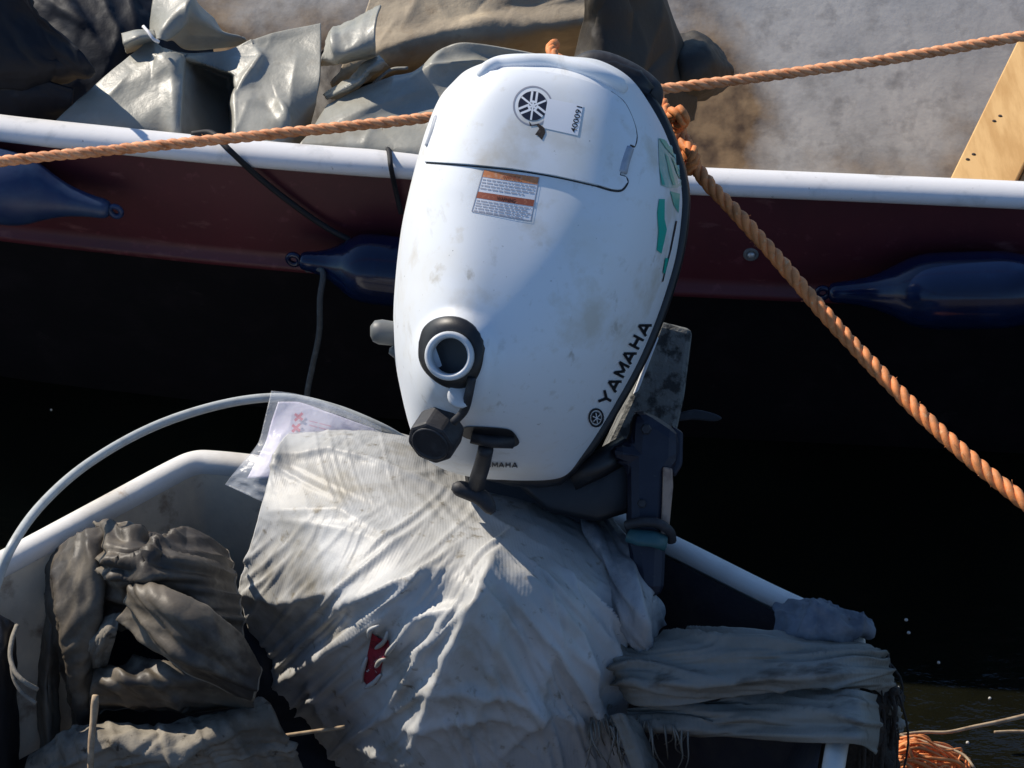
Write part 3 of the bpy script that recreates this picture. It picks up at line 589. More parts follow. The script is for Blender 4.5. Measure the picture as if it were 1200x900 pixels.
GL = {'Y': [(0, 1, .4, .48), (.8, 1, .4, .48), (.4, .5, .4, 0)], 'A': [(.02, 0, .4, 1), (.78, 0, .4, 1), (.17, .28, .63, .28)], 'H': [(.1, 0, .1, 1), (.7, 0, .7, 1), (.1, .5, .7, .5)],
      'M': [(.08, 0, .08, 1), (.08, .95, .44, .2), (.44, .2, .8, .95), (.8, 0, .8, 1)]}
def block_text(word, a_, b_, h, off, stroke=.24):
    a_ = np.array(a_, float); b_ = np.array(b_, float); d = (b_-a_); n = np.array([d[1], -d[0]])/np.linalg.norm(d); pit = d/(len(word)-.1); polys = []
    for i, ch in enumerate(word):
        for x0, y0, x1, y1 in GL[ch]:
            p0 = a_+pit*(i+x0)+n*h*y0; p1 = a_+pit*(i+x1)+n*h*y1; polys.append(bar(*p0, *p1, h*stroke))
    return decal(polys, off, 4)
# lid panel, proud of the cowling with its own edge
lid = catmull([(500, 190), (501, 165), (508, 140), (522, 116), (545, 96), (575, 86), (612, 84), (650, 88), (690, 98), (716, 110), (730, 122), (740, 142), (744, 160), (742, 172)], 40).tolist() \
    + [(737, 170), (733, 178), (727, 196), (725, 206), (732, 208), (734, 214), (727, 222), (716, 222), (700, 217), (650, 206), (600, 198), (550, 193)]
lv, lf = fill2d(lid, 5)
lc = np.array(lid).mean(0)
top = np.array([on_cowl(x, y, .0026) for x, y in lv])
nb = 0
bm = bmesh.new(); vs = [bm.verts.new(v) for v in top]
for f in lf:
    try: bm.faces.new([vs[i] for i in f])
    except ValueError: pass
bedge = [e for e in bm.edges if e.is_boundary]
r = bmesh.ops.extrude_edge_only(bm, edges=bedge)
for v in r['geom']:
    if isinstance(v, bmesh.types.BMVert):
        x, y, _ = project(np.array(v.co)[None]); x = x[0]+(x[0]-lc[0])*.006; y = y[0]+(y[0]-lc[1])*.006; v.co = on_cowl(float(x), float(y), -.002)
bmesh.ops.split_edges(bm, edges=bedge)
bm.normal_update(); bm.verts.index_update()
V_ = [v.co[:] for v in bm.verts]; F_ = [[v.index for v in f.verts] for f in bm.faces]; bm.free()
lidob = obj('top_lid', V_, F_, M['cowl'], mo)
def surf_line(pts, n, off, r): 
    q = catmull(pts, n); return tube([on_cowl(x, y, off) for x, y in q], r, 6)
obj('lid_seam', *mesh_of(surf_line([(500, 191), (550, 194.5), (600, 199.5), (650, 207.5), (700, 218.5)], 40, .0002, .00075),
    surf_line([(700, 218.5), (718, 223.5), (729, 223), (735.5, 214), (733, 207.5), (726.5, 205), (728, 196), (734, 178), (738, 170.5), (743, 172), (746, 160), (741.5, 141), (731, 120), (716, 108)], 60, .0002, .0010)), M['print_black'], mo)
obj('lid_latch', *mesh_of(surf_line([(737, 174), (732, 190), (729, 203)], 12, .0005, .0048)), M['latch'], mo)
obj('lid_latch', *mesh_of(surf_line([(514, 138), (509, 155), (503, 172)], 12, .0008, .0042)), M['latch'], mo)
# carrying handle: a grip bar along the back edge with a hollow below it
hp = [(562, 86), (574, 76), (590, 70), (620, 68.5), (655, 70), (690, 79), (715, 90), (731, 101)]
hp3 = [on_cowl(x, y+6, .002) for x, y in catmull(hp, 40)]
obj('carry_handle', *tube(hp3, np.interp(np.linspace(0, 1, 40), [0, .06, .94, 1], [.003, .0075, .008, .004]), 12), M['cowl'], mo)

# black lower pan under the split line
cl = [(sitp(right, y)+(9 if y < 540 else 5)+3*math.exp(-((y-110)/40)**2), y) for y in np.linspace(74, 552, 46)] + [(656, 568), (630, 571), (600, 569)] + [(sitp(left, y)+7, y) for y in np.linspace(552, 90, 40)] + [(575, 80), (610, 74), (660, 68), (695, 68)]
cl[0:3] = [(722, 70), (752, 82), (768, 100)]
cl = np.array(cl); cc = np.array([630, 320])
rings = []
for s, dd in ((.93, -.016), (.985, -.018), (1, -.008), (1.004, .01), (.995, .035), (.95, .07), (.80, .12), (.55, .15), (.2, .16)):
    rings.append([Pd(*(cc+(q-cc)*s), D0+dd) for q in cl])
n_ = len(cl)
obj('lower_pan', np.concatenate(rings), grid_faces(n_, len(rings), cu=True)+[tuple((len(rings)-1)*n_+i for i in range(n_))], M['black'], mo)
obj('rear_guard', *tube([Pd(x, y, D0+.0) for x, y in catmull([(668, 78), (700, 74), (735, 88), (760, 108), (768, 130)], 24)], np.interp(np.linspace(0, 1, 24), [0, .2, .8, 1], [.007, .013, .015, .006]), 14), M['black_soft'], mo)

# fuel filler: bezel, white neck, hanging cap on its tether
bez = np.array([(494, 402), (499, 386), (511, 376), (528, 373), (545, 377), (558, 388), (566, 405), (565, 426), (557, 444), (545, 452), (530, 453), (516, 448), (501, 435), (494, 420)], float)
bz = np.array(catmull(np.vstack([bez, bez[:1]]), 60))[:-1]
nC = cowl_n(530, 410); ctr = on_cowl(529, 415, 0)
rings = [[on_cowl(*(np.array([529, 415])+(q-np.array([529, 415]))*s), o) for q in bz] for s, o in ((1.02, -.002), (1.0, .003), (.94, .0045), (.70, .0035), (.62, .002))]
filler = obj('fuel_filler', np.concatenate(rings), grid_faces(len(bz), 5, cu=True)+[tuple(4*len(bz)+i for i in range(len(bz)))], M['black'], mo)
ax = CAM-ctr; ax = ax/np.linalg.norm(ax); ax = ax*.8+nC*.2+np.array([-.06, 0, .0]); ax /= np.linalg.norm(ax)
obj('filler_neck', *lathe(on_cowl(528, 417, 0), ax, [(.0226, -.006), (.0226, .012), (.0215, .0145), (.0190, .0150), (.0172, .0135), (.0165, .006), (.0158, -.02), (.0150, -.032), (.0145, -.036)], 40), M['cowl_trim'], filler)
obj('filler_bore', *lathe(on_cowl(528, 417, 0)-ax*.024, ax, [(.0152, 0), (.0152, .0005), (.001, .0007)], 24), M['latch'], filler)
capc = on_cowl(519, 487, .020); ca_ = np.array(ctr-capc); 
nc = ax*.75+np.array([-.25, -.25, -.45]); nc /= np.linalg.norm(nc)
def knob(c, axis, R, h, n=8):
    A_ = axis/np.linalg.norm(axis); U = np.cross(A_, (0, 0, 1.)); U /= np.linalg.norm(U); W_ = np.cross(A_, U); V = []; N_ = n*6
    for r_, z_, lob in ((.60, -.5, 0), (.88, -.5, .6), (.97, -.42, 1), (1, -.2, 1), (1, .2, 1), (.93, .42, 1), (.8, .5, .8), (.55, .5, .0), (.5, .42, 0), (.02, .42, 0)):
        for k in range(N_):
            t = 2*math.pi*k/N_; q = r_*R*(1-.10*lob*(.5-.5*math.cos(n*t))**2.2); V.append(c+A_*z_*h+q*(math.cos(t)*U+math.sin(t)*W_))
    return np.array(V), grid_faces(N_, 10, cu=True)+[tuple(range(N_))[::-1]]
A_ = nc; U = np.cross(A_, (0, 0, 1.)); U /= np.linalg.norm(U); W_ = np.cross(A_, U)
oc = [capc-A_*.015+.0240*(math.cos(t)*U+math.sin(t)*W_) for t in np.linspace(.2, .2+2*math.pi, 8, endpoint=False)]
cap = obj('fuel_cap', *prism(oc, A_*.030, .0032), M['black_soft'], mo, smooth=False)
obj('cap_rim', *lathe(capc+A_*.014, A_, [(.0185, -.002), (.0185, .0018), (.0165, .0028), (.015, .0005), (.002, .0004)], 28), M['black_soft'], cap)
obj('cap_washer', *lathe(on_cowl(540, 458, .006), nC*.5+np.array([.3, -.2, .4]), [(.010, -.003), (.012, -.002), (.012, .002), (.010, .003)], 20), M['cowl_trim'], cap)
obj('tether', *tube(smooth_path([on_cowl(553, 440, .004), on_cowl(550, 455, .009), on_cowl(546, 470, .012), on_cowl(535, 478, .016)], 16), .0042, 8), M['black_soft'], cap)
# starter recess, pull handle
rec = catmull([(538, 507), (545, 500), (560, 499), (590, 501), (600, 504), (607, 513), (608, 519), (600, 523), (585, 521), (565, 516), (548, 513), (538, 507)], 40)[:-1]
obj('starter_recess', *decal([rec], .0012, 4), M['black'], mo)
sb = thing  # (no alias use)
hb = MB()
hb.add(*tube([on_cowl(553, 508, .004), on_cowl(575, 511, .006), on_cowl(600, 514, .004)], .0062, 10))
stem = [on_cowl(570, 514, .010), on_cowl(566, 527, .015), on_cowl(562, 540, .020), on_cowl(560, 549, .026)]
hb.add(*tube(smooth_path(stem, 14), np.linspace(.0075, .0085, 14), 10))
g0 = on_cowl(562, 545, .026)
hb.add(*tube(smooth_path([g0+RT*(-.024)+UP*.004, g0+RT*-.01, g0+RT*.006-UP*.008, g0+RT*.016-UP*.022], 14), [.003, .0065, .008, .0085, .0086, .0086, .0086, .0086, .0086, .0085, .008, .0075, .006, .003], 10))
obj('starter_handle', *hb.out(), M['black_soft'], mo)
obj('tilt_knob', *mesh_of(tube([Pd(490, 392, D0-.03), Pd(462, 391, D0-.03), Pd(446, 389, D0-.03), Pd(438, 388, D0-.03), Pd(434, 388, D0-.03)], [.010, .012, .0125, .0105, .005], 14), tube([Pd(486, 410, D0-.02), Pd(462, 412, D0-.02), Pd(456, 411, D0-.02)], [.007, .007, .003], 10)), M['grey_knob'], mo)

# printed marks: emblem, number sticker, warning label, flank lettering and stripes
O1, O2, O3 = .0027, .0028, .0029
ex, ey, er = 624.5, 125.5, 17.0
b = MB(); b.add(*decal([circ(ex, ey, er)], O1+.0002, 5)); em = obj('emblem', *b.out(), M['print_blue'], mo)
b = MB(); ringpoly(b, ex, ey, er*1.25, er*1.36, O1+.0001); obj('emblem_ring', *b.out(), M['print_grey'], em)
b = MB(); tilt = math.radians(8)
for k in range(3):
    t = math.radians(-90)+tilt+k*2*math.pi/3; d = np.array([math.cos(t), math.sin(t)]); n = np.array([-d[1], d[0]])
    for s in (-1, 1):
        a0 = np.array([ex, ey])+d*er*.30+n*s*er*.17; a1 = np.array([ex, ey])+d*er*.97+n*s*er*.17; b.add(*decal([bar(*a0, *a1, er*.15)], O2+.0002, 3))
    a0 = np.array([ex, ey])+d*er*.28; b.add(*decal([bar(*(a0-n*er*.24), *(a0+n*er*.24), er*.16)], O2+.0002, 3))
    a1 = np.array([ex, ey])-d*er*.97; b.add(*decal([bar(*a0, *a1, er*.13)], O2+.00025, 3))
obj('emblem_forks', *b.out(), M['print_white'], em)
st = [(642, 117), (683, 125), (677, 160), (636, 151)]
obj('number_sticker', *decal([st], O2+.0002, 5), M['print_white'], mo)
obj('number_print', *text_on('400091', (674.5, 157), (682, 127), 6.5, O3+.0003, .01), M['print_black'], mo)
obj('dirt_mark', *decal([[(620, 143), (623, 148), (631, 146), (638, 151), (639, 157), (635, 165), (630, 160), (627, 159), (632, 152), (629, 148), (621, 149)]], O2+.0002, 3), M['dirt'], mo)
wl = [(567, 199), (632, 208), (622, 259), (553, 248)]
lab = obj('warning_label', *decal([wl], .0002, 5), M['print_white'], mo)
def wpt(u, v):
    p = np.array(wl, float); return (1-v)*((1-u)*p[0]+u*p[1])+v*((1-u)*p[3]+u*p[2])
def wbar(u0, u1, v0, v1): return [tuple(wpt(u0, v0)), tuple(wpt(u1, v0)), tuple(wpt(u1, v1)), tuple(wpt(u0, v1))]
obj('label_band', *decal([wbar(.0, 1, .0, .17)], .0004, 4), M['print_orange'], lab)
obj('label_band', *decal([wbar(.0, 1, .52, .67)], .0004, 4), M['print_rust'], lab)
obj('label_heading', *text_on('WARNING', wpt(.36, .145), wpt(.68, .145), 5, .0007, .01), M['print_rust'], lab)
obj('label_heading', *text_on('WARNING', wpt(.36, .655), wpt(.68, .655), 4.6, .0007, .01), M['print_black'], lab)
rl = random.Random(3); bars = []
for v0, u_end in ((.21, .97), (.28, .96), (.35, .98), (.42, .80), (.71, .96), (.77, .9), (.83, .97), (.89, .94), (.95, .86)):
    u = .03
    while u < u_end:
        l_ = rl.uniform(.03, .11); bars.append(wbar(u, min(u+l_, u_end), v0, v0+.035)); u += l_+.022
obj('label_lines', *decal(bars, .0004, 6), mat('faded label print', (.40, .41, .46), .5), lab)
obj('label_frame', *mesh_of(*[decal([bar(*wl[i], *wl[(i+1) % 4], .9)], .0005, 5) for i in (1, 2, 3)]), M['print_grey'], lab)
obj('flank_lettering', *block_text('YAMAHA', (712, 476), (764, 379), 13, .0009), M['print_black'], mo)
b = MB(); ringpoly(b, 698, 489, 7.2, 9.0, .0009, 1.25); b.add(*decal([circ(698, 489, 5.6, 24, 7.2)], .0008, 3)); fe = obj('flank_emblem', *b.out(), M['print_black'], mo)
b = MB()
for k in range(3):
    t = math.radians(-40+120*k); d = np.array([math.cos(t), math.sin(t)*1.25]); b.add(*decal([bar(698-d[0]*5, 489-d[1]*5, 698+d[0]*5, 489+d[1]*5, 1.1)], .0014, 3))
obj('flank_emblem_forks', *b.out(), M['print_white'], fe)
obj('front_lettering', *block_text('YAMAHA', (561, 546), (607, 547), 5.5, .0009, .26), M['print_black'], mo)
q4 = lambda L: [(680+x/4.09, 100+y/4.09) for x, y in L]
for q_ in ([(375, 545), (402, 545), (401, 640), (412, 690), (400, 745), (386, 806), (364, 790), (372, 700), (366, 610)], [(428, 508), (474, 520), (468, 612), (446, 575)]):
    obj('flank_stripe', *decal([q4(q_)], .0008, 4), M['print_green'], mo)
obj('flank_stripe', *decal([q4([(372, 255), (430, 272), (472, 330), (488, 400), (484, 490), (420, 492), (384, 480), (376, 380)])], .0006, 4), M['print_pale_green'], mo)
for q_ in ([(374, 255), (400, 262), (455, 335), (470, 375), (446, 345), (404, 300)], [(402, 325), (418, 345), (440, 430), (452, 478), (440, 478), (424, 430)], [(430, 335), (452, 372), (474, 420), (480, 460), (462, 430)], [(376, 400), (390, 440), (402, 478), (388, 476)],
    [(404, 826), (418, 828), (402, 900), (392, 898)]): obj('flank_stripe', *decal([q4(q_)], .0011, 3), M['print_green'], mo)
obj('flank_pinstripe', *decal([bar(680+458/4.09, 100+650/4.09, 680+430/4.09, 100+790/4.09, 1.6), bar(680+430/4.09, 100+790/4.09, 680+392/4.09, 330, 1.2)], .0008, 3), M['print_black'], mo)

# leg, clamp and blue steering bracket behind the cowling
leg = [Pd(x, y, D0+.19) for x, y in ((700, 600), (702, 540), (735, 470), (772, 376), (812, 386), (802, 466), (790, 520), (745, 600))]
obj('leg', *prism(leg, FW*.10, .006), M['alloy'], mo, smooth=False)
obj('anode', *prism([Pd(x, y, D0+.17) for x, y in ((688, 548), (712, 560), (724, 590), (712, 596), (690, 584))], FW*.03, .003), M['alloy'], mo, smooth=False)
obj('leg_edge', *prism([Pd(x, y, D0+.182) for x, y in ((742, 462), (768, 392), (772, 396), (748, 458))], FW*.02, .001), M['whiterail'], mo, smooth=False)
pr_ = catmull([(795, 484), (815, 480), (838, 485), (846, 490), (838, 494), (812, 492), (795, 494)], 24)
obj('propeller_blade', *prism([Pd(x, y, D0+.25) for x, y in pr_], FW*.012, .002), M['black_soft'], mo, smooth=False)
obj('mid_section', *prism([Pd(x, y, D0+.085) for x, y in ((540, 520), (700, 530), (690, 700), (560, 690))], FW*.10, .01), M['black'], mo, smooth=False)  # unseen mid-section, added and sized to block sun leaking under the cowling
obj('clamp', *mesh_of(prism([Pd(x, y, D0+.03) for x, y in ((600, 562), (700, 540), (742, 520), (740, 600), (700, 612), (640, 600))], FW*.09, .006), tube([Pd(735, 525, D0+.03), Pd(700, 545, D0+.02), Pd(668, 560, D0+.02)], .014, 12)), M['black'], mo)
br = obj('steering_bracket', *prism([Pd(x, y, D0+.0) for x, y in ((742, 484), (758, 481), (797, 506), (796, 540), (786, 556), (781, 625), (778, 700), (745, 700), (737, 640), (736, 545), (718, 540), (716, 520), (740, 520))], FW*.075, .011), M['blueplastic'], mo, smooth=False)
obj('bracket_plate', *prism([Pd(x, y, D0+.012) for x, y in ((788, 498), (801, 507), (800, 545), (791, 560), (784, 552))], FW*.05, .003), M['blueplastic'], br, smooth=False)
obj('bracket_bolt', *lathe(Pd(757, 503, D0+.001), -FW, [(.0058, 0), (.0058, .004), (.0045, .006), (.001, .006)], 6), M['black_soft'], br, smooth=False)
obj('bracket_bolt', *lathe(Pd(752, 590, D0+.001), -FW, [(.0048, 0), (.0048, .004), (.0035, .005), (.001, .005)], 6), M['black_soft'], br, smooth=False)
obj('bracket_strip', *prism([Pd(x, y, D0-.003) for x, y in ((777, 547), (788, 549), (789, 570), (783, 632), (774, 628), (776, 590))], FW*.06, .0015), M['rail_tan'], br, smooth=False)
obj('bracket_band', *tube([Pd(738, 626, D0-.004), Pd(750, 630, D0-.008), Pd(765, 631, D0-.008), Pd(779, 636, D0-.004)], .0105, 12, ry=.6), M['teal'], br)
obj('bracket_strap', *tube(smooth_path([Pd(734, 616, D0-.003), Pd(750, 612, D0-.010), Pd(770, 613, D0-.010), Pd(784, 622, D0-.004), Pd(787, 634, D0+.004)], 24), .0052, 8), M['black_soft'], br)

# ================================================================== ORANGE ROPES
def rope(name, label, pts, R, m, n=80):
    return tag(obj(name, *strands(smooth_path(pts, n), R, R*6.2, 8, 0, int(n*.6)), m), label, 'rope')
rope('mooring_rope', 'taut orange rope running across the picture behind the outboard', [Pd(-140, 206, 3.36), Pd(0, 189, 3.36), Pd(160, 173, 3.37), Pd(330, 156, 3.37), Pd(500, 138, 3.37), Pd(640, 120, 3.38), Pd(780, 104, 3.38), Pd(900, 89, 3.38), Pd(1050, 68, 3.37), Pd(1200, 42, 3.36), Pd(1340, 18, 3.35)], .0062, M['rope'], 160)
rp = thing('tied_rope', 'bleached orange rope knotted at the outboard and running down to the right', 'rope', Pd(800, 180, 3.15))
obj('rope_run', *strands(smooth_path([Pd(792, 140, 3.17), Pd(803, 170, 3.16), Pd(822, 205, 3.14), Pd(860, 247, 3.11), Pd(905, 296, 3.08), Pd(960, 360, 3.04), Pd(1030, 436, 3.0), Pd(1110, 514, 2.95), Pd(1200, 588, 2.9), Pd(1310, 670, 2.84)], 120), .0076, .043, 8, 0, 60), M['rope_tan'], rp)
kp = [(786, 134), (796, 131), (801, 142), (793, 150), (797, 165), (808, 172), (813, 184), (808, 198), (800, 192), (803, 178)]
obj('knot', *strands(smooth_path([Pd(x, y, 3.15-.014*math.sin(i*1.3)) for i, (x, y) in enumerate(kp)], 60), .0072, .046), M['rope_tan'], rp)
obj('loop', *strands(smooth_path([Pd(650, 52, 3.27), Pd(646, 58, 3.22), Pd(655, 70, 3.2), Pd(700, 85, 3.24), Pd(768, 112, 3.2), Pd(782, 132, 3.16), Pd(792, 142, 3.15)], 50), .006, .04), M['rope_tan'], rp)

# ================================================================== NEAR DINGHY
gp = [(-420, 880), (-150, 732), (0, 656), (120, 592), (200, 549), (226, 538), (250, 537), (330, 545), (480, 564), (600, 580), (680, 592), (740, 612), (800, 640), (900, 690), (985, 730), (1005, 748), (1003, 775), (996, 815), (985, 870), (972, 950), (950, 1060), (800, 1300)]
DG = catmull([P(x, y, .38) for x, y in gp], 240)
dn = thing('dinghy', 'small white glassfibre dinghy with a stained interior darkened by painted shade, carrying the outboard on its transom', 'boat', (-.05, -.5, 0))
ctr2 = np.array([-.05, -.55])
T2 = np.gradient(DG[:, :2], axis=0); T2 /= np.linalg.norm(T2, axis=1)[:, None]
NI = np.stack([T2[:, 1], -T2[:, 0]], 1)      # inward (path runs clockwise seen from above)
k_ = np.ones(25)/25
NIs = np.stack([np.convolve(np.pad(NI[:, i], 12, mode='edge'), k_, 'valid') for i in (0, 1)], 1); NIs /= np.linalg.norm(NIs, axis=1)[:, None]
def dring(prof, name, m):
    V = []
    for p, n, q in zip(DG, NIs, project(DG)[0]):
        k = 1 if name != 'g' else .86-.2*float(sstep(240, 420, np.array(q))); V.append(np.array([(p[0]+n[0]*a_*k, p[1]+n[1]*a_*k, p[2]+b_*k) for a_, b_ in prof]))
    n_ = len(prof); return np.concatenate(V), grid_faces(n_, len(DG))
rail = [(.020, -.012), (.021, -.002), (.017, .006), (.010, .0095), (.001, .010), (-.007, .007), (-.011, 0), (-.012, -.014), (-.004, -.016)]
obj('gunwale', *dring(rail, 'g', None), M['dinghy'], dn)
obj('outer_hull', *dring([(-.004, -.004), (-.002, -.05), (.02, -.2), (.06, -.38), (.09, -.5)], 'h', None), M['dinghy'], dn)
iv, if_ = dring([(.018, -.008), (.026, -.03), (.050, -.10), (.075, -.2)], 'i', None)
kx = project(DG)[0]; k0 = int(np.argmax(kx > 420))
obj('inner_hull', iv, [f for f in if_ if f[0]//4 < k0], M['dinghy_in'], dn); obj('inner_transom', iv, [f for f in if_ if f[0]//4 >= k0], M['dinghy_shade'], dn)  # transom part of the inner hull gets the painted shade tone
obj('bilge', *dring([(.075, -.2), (.08, -.25), (.10, -.28), (.18, -.29), (.36, -.29)], 'b', None), M['dinghy_shade'], dn)
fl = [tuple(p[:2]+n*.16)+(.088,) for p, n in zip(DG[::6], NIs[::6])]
obj('floor', fl, [tuple(range(len(fl)))], M['dinghy_shade'], dn, smooth=False)

# white hose arching over the left side
hp = [P(-30, 760, .42), P(-6, 690, .46), P(14, 640, .50), P(50, 590, .49), P(105, 542, .47), P(180, 500, .45), P(260, 474, .445), P(330, 466, .444), P(390, 478, .436), P(445, 500, .422), P(480, 520, .40)]
tag(obj('hose', *tube(smooth_path(hp, 120), .0049, 12), M['hose']), 'thin white hose arching over the left side of the dinghy into the plastic bag', 'hose')

# clear bag of printed packaging
pb = thing('plastic_bag', 'clear plastic bag with a red printed wrapper beside the woven sack', 'bag', P(350, 560, .4))
bagr = [[(318, 458, .46), (352, 463, .455), (392, 476, .45), (446, 500, .44)], [(311, 488, .448), (350, 490, .447), (390, 500, .443), (446, 512, .43)], [(302, 520, .435), (336, 522, .44), (370, 526, .43), (420, 530, .41)],
        [(282, 545, .425), (312, 553, .43), (345, 560, .42), (380, 560, .40)], [(264, 568, .405), (286, 578, .41), (308, 588, .41), (340, 600, .39)]]
sheet('bag_film', cloth(bagr, 60, 50, [([(300, 530), (340, 540)], .004, 6), ([(276, 560), (318, 580)], .003, 4)], None, .02, .02, 40, .05, .0015, 31, 8, crin=((0.0014, 0.028, 7, 16),)), M['ziplock'], pb, .0006)
wr = [[(326, 471, .448), (352, 472, .446), (392, 486, .44), (440, 503, .428)], [(318, 495, .436), (350, 494, .437), (390, 505, .433), (440, 514, .42)], [(310, 522, .424), (336, 525, .428), (370, 530, .42), (415, 534, .40)], [(290, 560, .41), (315, 560, .415), (345, 565, .405), (375, 565, .39)]]
wv, wf, wu = cloth(wr, 50, 36, (), None, .015, .015, 30, .05, .001, 33, 8); wrap = sheet('wrapper', (wv, wf, wu), M['paper'], pb, .0008)
wb = BVHTree.FromPolygons([Vector(v) for v in wv], wf)
def on_wrap(px, py, off):
    r_ = ray(px, py); r_ = r_/np.linalg.norm(r_); h = wb.ray_cast(Vector(CAM), Vector(r_)); return (np.array(h[0]) if h[0] else P(px, py, .55))-r_*off
b = MB()
for cx, cy in ((350, 489), (347, 502)):
    for s in (-1, 1):
        q = bar(cx-4.5, cy-4*s, cx+4.5, cy+4*s-1, 3.2); v, f = fill2d(q, 4); b.add([on_wrap(x, y, .004) for x, y in v], f)
obj('wrapper_crosses', *b.out(), M['print_red'], wrap)
b = MB()
for k in range(2):
    for x0, x1 in ((362, 372), (374, 388)):
        q = bar(x0, 493+k*5+(x0-362)*.25, x1, 493+k*5+(x1-362)*.25, 1.3); v, f = fill2d(q, 4); b.add([on_wrap(x, y, .004) for x, y in v], f)
obj('wrapper_lines', *b.out(), mat('pale red print', (.62, .30, .38), .6), wrap)

# ================================================================== WOVEN SACK
sk = thing('woven_sack', 'dirty white woven plastic sack with a red tear, slumped in the dinghy under the outboard', 'sack', P(540, 850, .1))
rows = [[(350, 505, .34), (412, 503, .36), (480, 512, .36), (548, 546, .35), (622, 568, .34), (686, 596, .33)],
        [(334, 514, .455), (405, 511, .465), (475, 521, .46), (540, 556, .435), (620, 576, .415), (698, 606, .395)],
        [(318, 555, .455), (390, 548, .475), (465, 558, .48), (550, 592, .465), (630, 604, .445), (712, 630, .41)],
        [(303, 610, .43), (375, 610, .465), (460, 615, .485), (565, 640, .49), (645, 645, .465), (724, 665, .41)],
        [(284, 688, .35), (350, 682, .42), (440, 684, .47), (566, 690, .485), (660, 700, .455), (738, 715, .39)],
        [(298, 755, .25), (355, 755, .31), (430, 765, .385), (535, 775, .425), (645, 785, .40), (735, 790, .34)],
        [(330, 815, .18), (390, 830, .23), (440, 840, .29), (515, 860, .335), (630, 865, .32), (735, 855, .28)],
        [(370, 880, .12), (420, 910, .14), (470, 930, .19), (530, 950, .22), (640, 955, .21), (735, 940, .18)]]
folds = [([(398, 708), (440, 694), (512, 670)], .016, (9, 13)), ([(335, 792), (380, 765), (420, 742), (470, 706)], .018, (10, 15)), ([(446, 782), (470, 750), (493, 722), (530, 712)], .014, (7, 11)),
         ([(455, 835), (490, 780), (512, 745), (530, 716)], .014, (8, 12)), ([(283, 690), (330, 702), (400, 690)], .010, (8, 10)), ([(492, 870), (526, 776), (552, 715), (578, 656)], .024, (14, 20)),
         ([(330, 610), (400, 622), (456, 640)], .005, (10, 14)), ([(350, 534), (385, 528), (430, 540), (480, 560), (545, 588), (600, 625)], .006, (7, 4)), ([(322, 560), (330, 520)], .008, (5, 9)), ([(318, 600), (400, 600), (470, 640)], .006, 12),
         ([(600, 690), (660, 760), (700, 800)], .015, (16, 20)), ([(640, 680), (690, 730), (728, 800)], .013, (13, 16)), ([(330, 780), (350, 830)], .014, 14), ([(370, 790), (390, 850)], .012, 12), ([(480, 850), (560, 830), (620, 840)], .010, 10),
         ([(560, 700), (600, 790), (640, 850)], .014, (9, 18)), ([(612, 676), (668, 740), (700, 850)], .014, (7, 14)), ([(690, 640), (716, 720), (726, 800)], .012, (6, 12)), ([(580, 720), (570, 800), (540, 860)], .012, (8, 12)), ([(640, 760), (625, 830), (590, 880)], .012, (8, 10)), ([(500, 800), (590, 806), (690, 850)], .011, (7, 12)), ([(420, 870), (470, 890)], .01, 12)]
def sack_pleats(px, py):
    edge = 580-(py-650)*.38; lf = sstep(20, -25, px-edge)*sstep(600, 690, py+(px-300)*.18); rt = sstep(-20, 30, px-edge)*sstep(640, 690, py-(px-600)*.1); tp = np.clip(1-lf-rt, 0, 1)
    return lf*(pleats(px, py, -36, 17, .010, 3, 2.4)+pleats(px, py, -52, 9, .004, 4))+rt*(pleats(px, py, 58, 24, .017, 5, 2.4)+pleats(px, py, 72, 12, .007, 6, 2.2)+pleats(px, py, 48, 6, .0022, 17))+tp*(pleats(px, py, 24, 15, .0024, 7)+pleats(px, py, -18, 22, .0025, 8)+pleats(px, py, 70, 9, .0009, 19))
V_, F_, U_ = cloth(rows, 230, 250, folds, None, .010, .010, 60, .05, .0009, 41, 10, plt=sack_pleats, crin=((.0006, .03, 6, 6),))
sheet('sack_body', (V_, F_, U_), M['sack'], sk, .0015)
sbv = BVHTree.FromPolygons([Vector(v) for v in V_], F_)
def on_sack(px, py, off):
    r_ = ray(px, py); r_ = r_/np.linalg.norm(r_); h = sbv.ray_cast(Vector(CAM), Vector(r_)); return (np.array(h[0]) if h[0] else P(px, py, .3))-r_*off
v, f = fill2d([(436, 742), (444, 748), (455, 750), (457, 762), (449, 774), (446, 788), (441, 802), (432, 806), (426, 798), (428, 782), (431, 765)], 4)
obj('red_tear', [on_sack(x, y, .004+.003*math.sin(x*.8)*math.cos(y*.5)) for x, y in v], f, M['red_cloth'], sk)
b = MB()
for a0, a1, a2 in (((432, 748), (434, 738), (444, 733)), ((440, 760), (450, 752), (454, 740)), ((430, 770), (425, 785), (424, 800)), ((452, 768), (458, 760), (464, 752)), ((440, 782), (446, 774), (452, 772)), ((428, 806), (438, 800), (446, 790))):
    b.add(*tube(smooth_path([on_sack(*a0, .006), on_sack(*a1, .010), on_sack(*a2, .008)], 10), [.0012, .002, .0024, .0026, .0026, .0024, .0022, .002, .0016, .001], 6))
obj('torn_threads', *b.out(), M['sack'], sk)
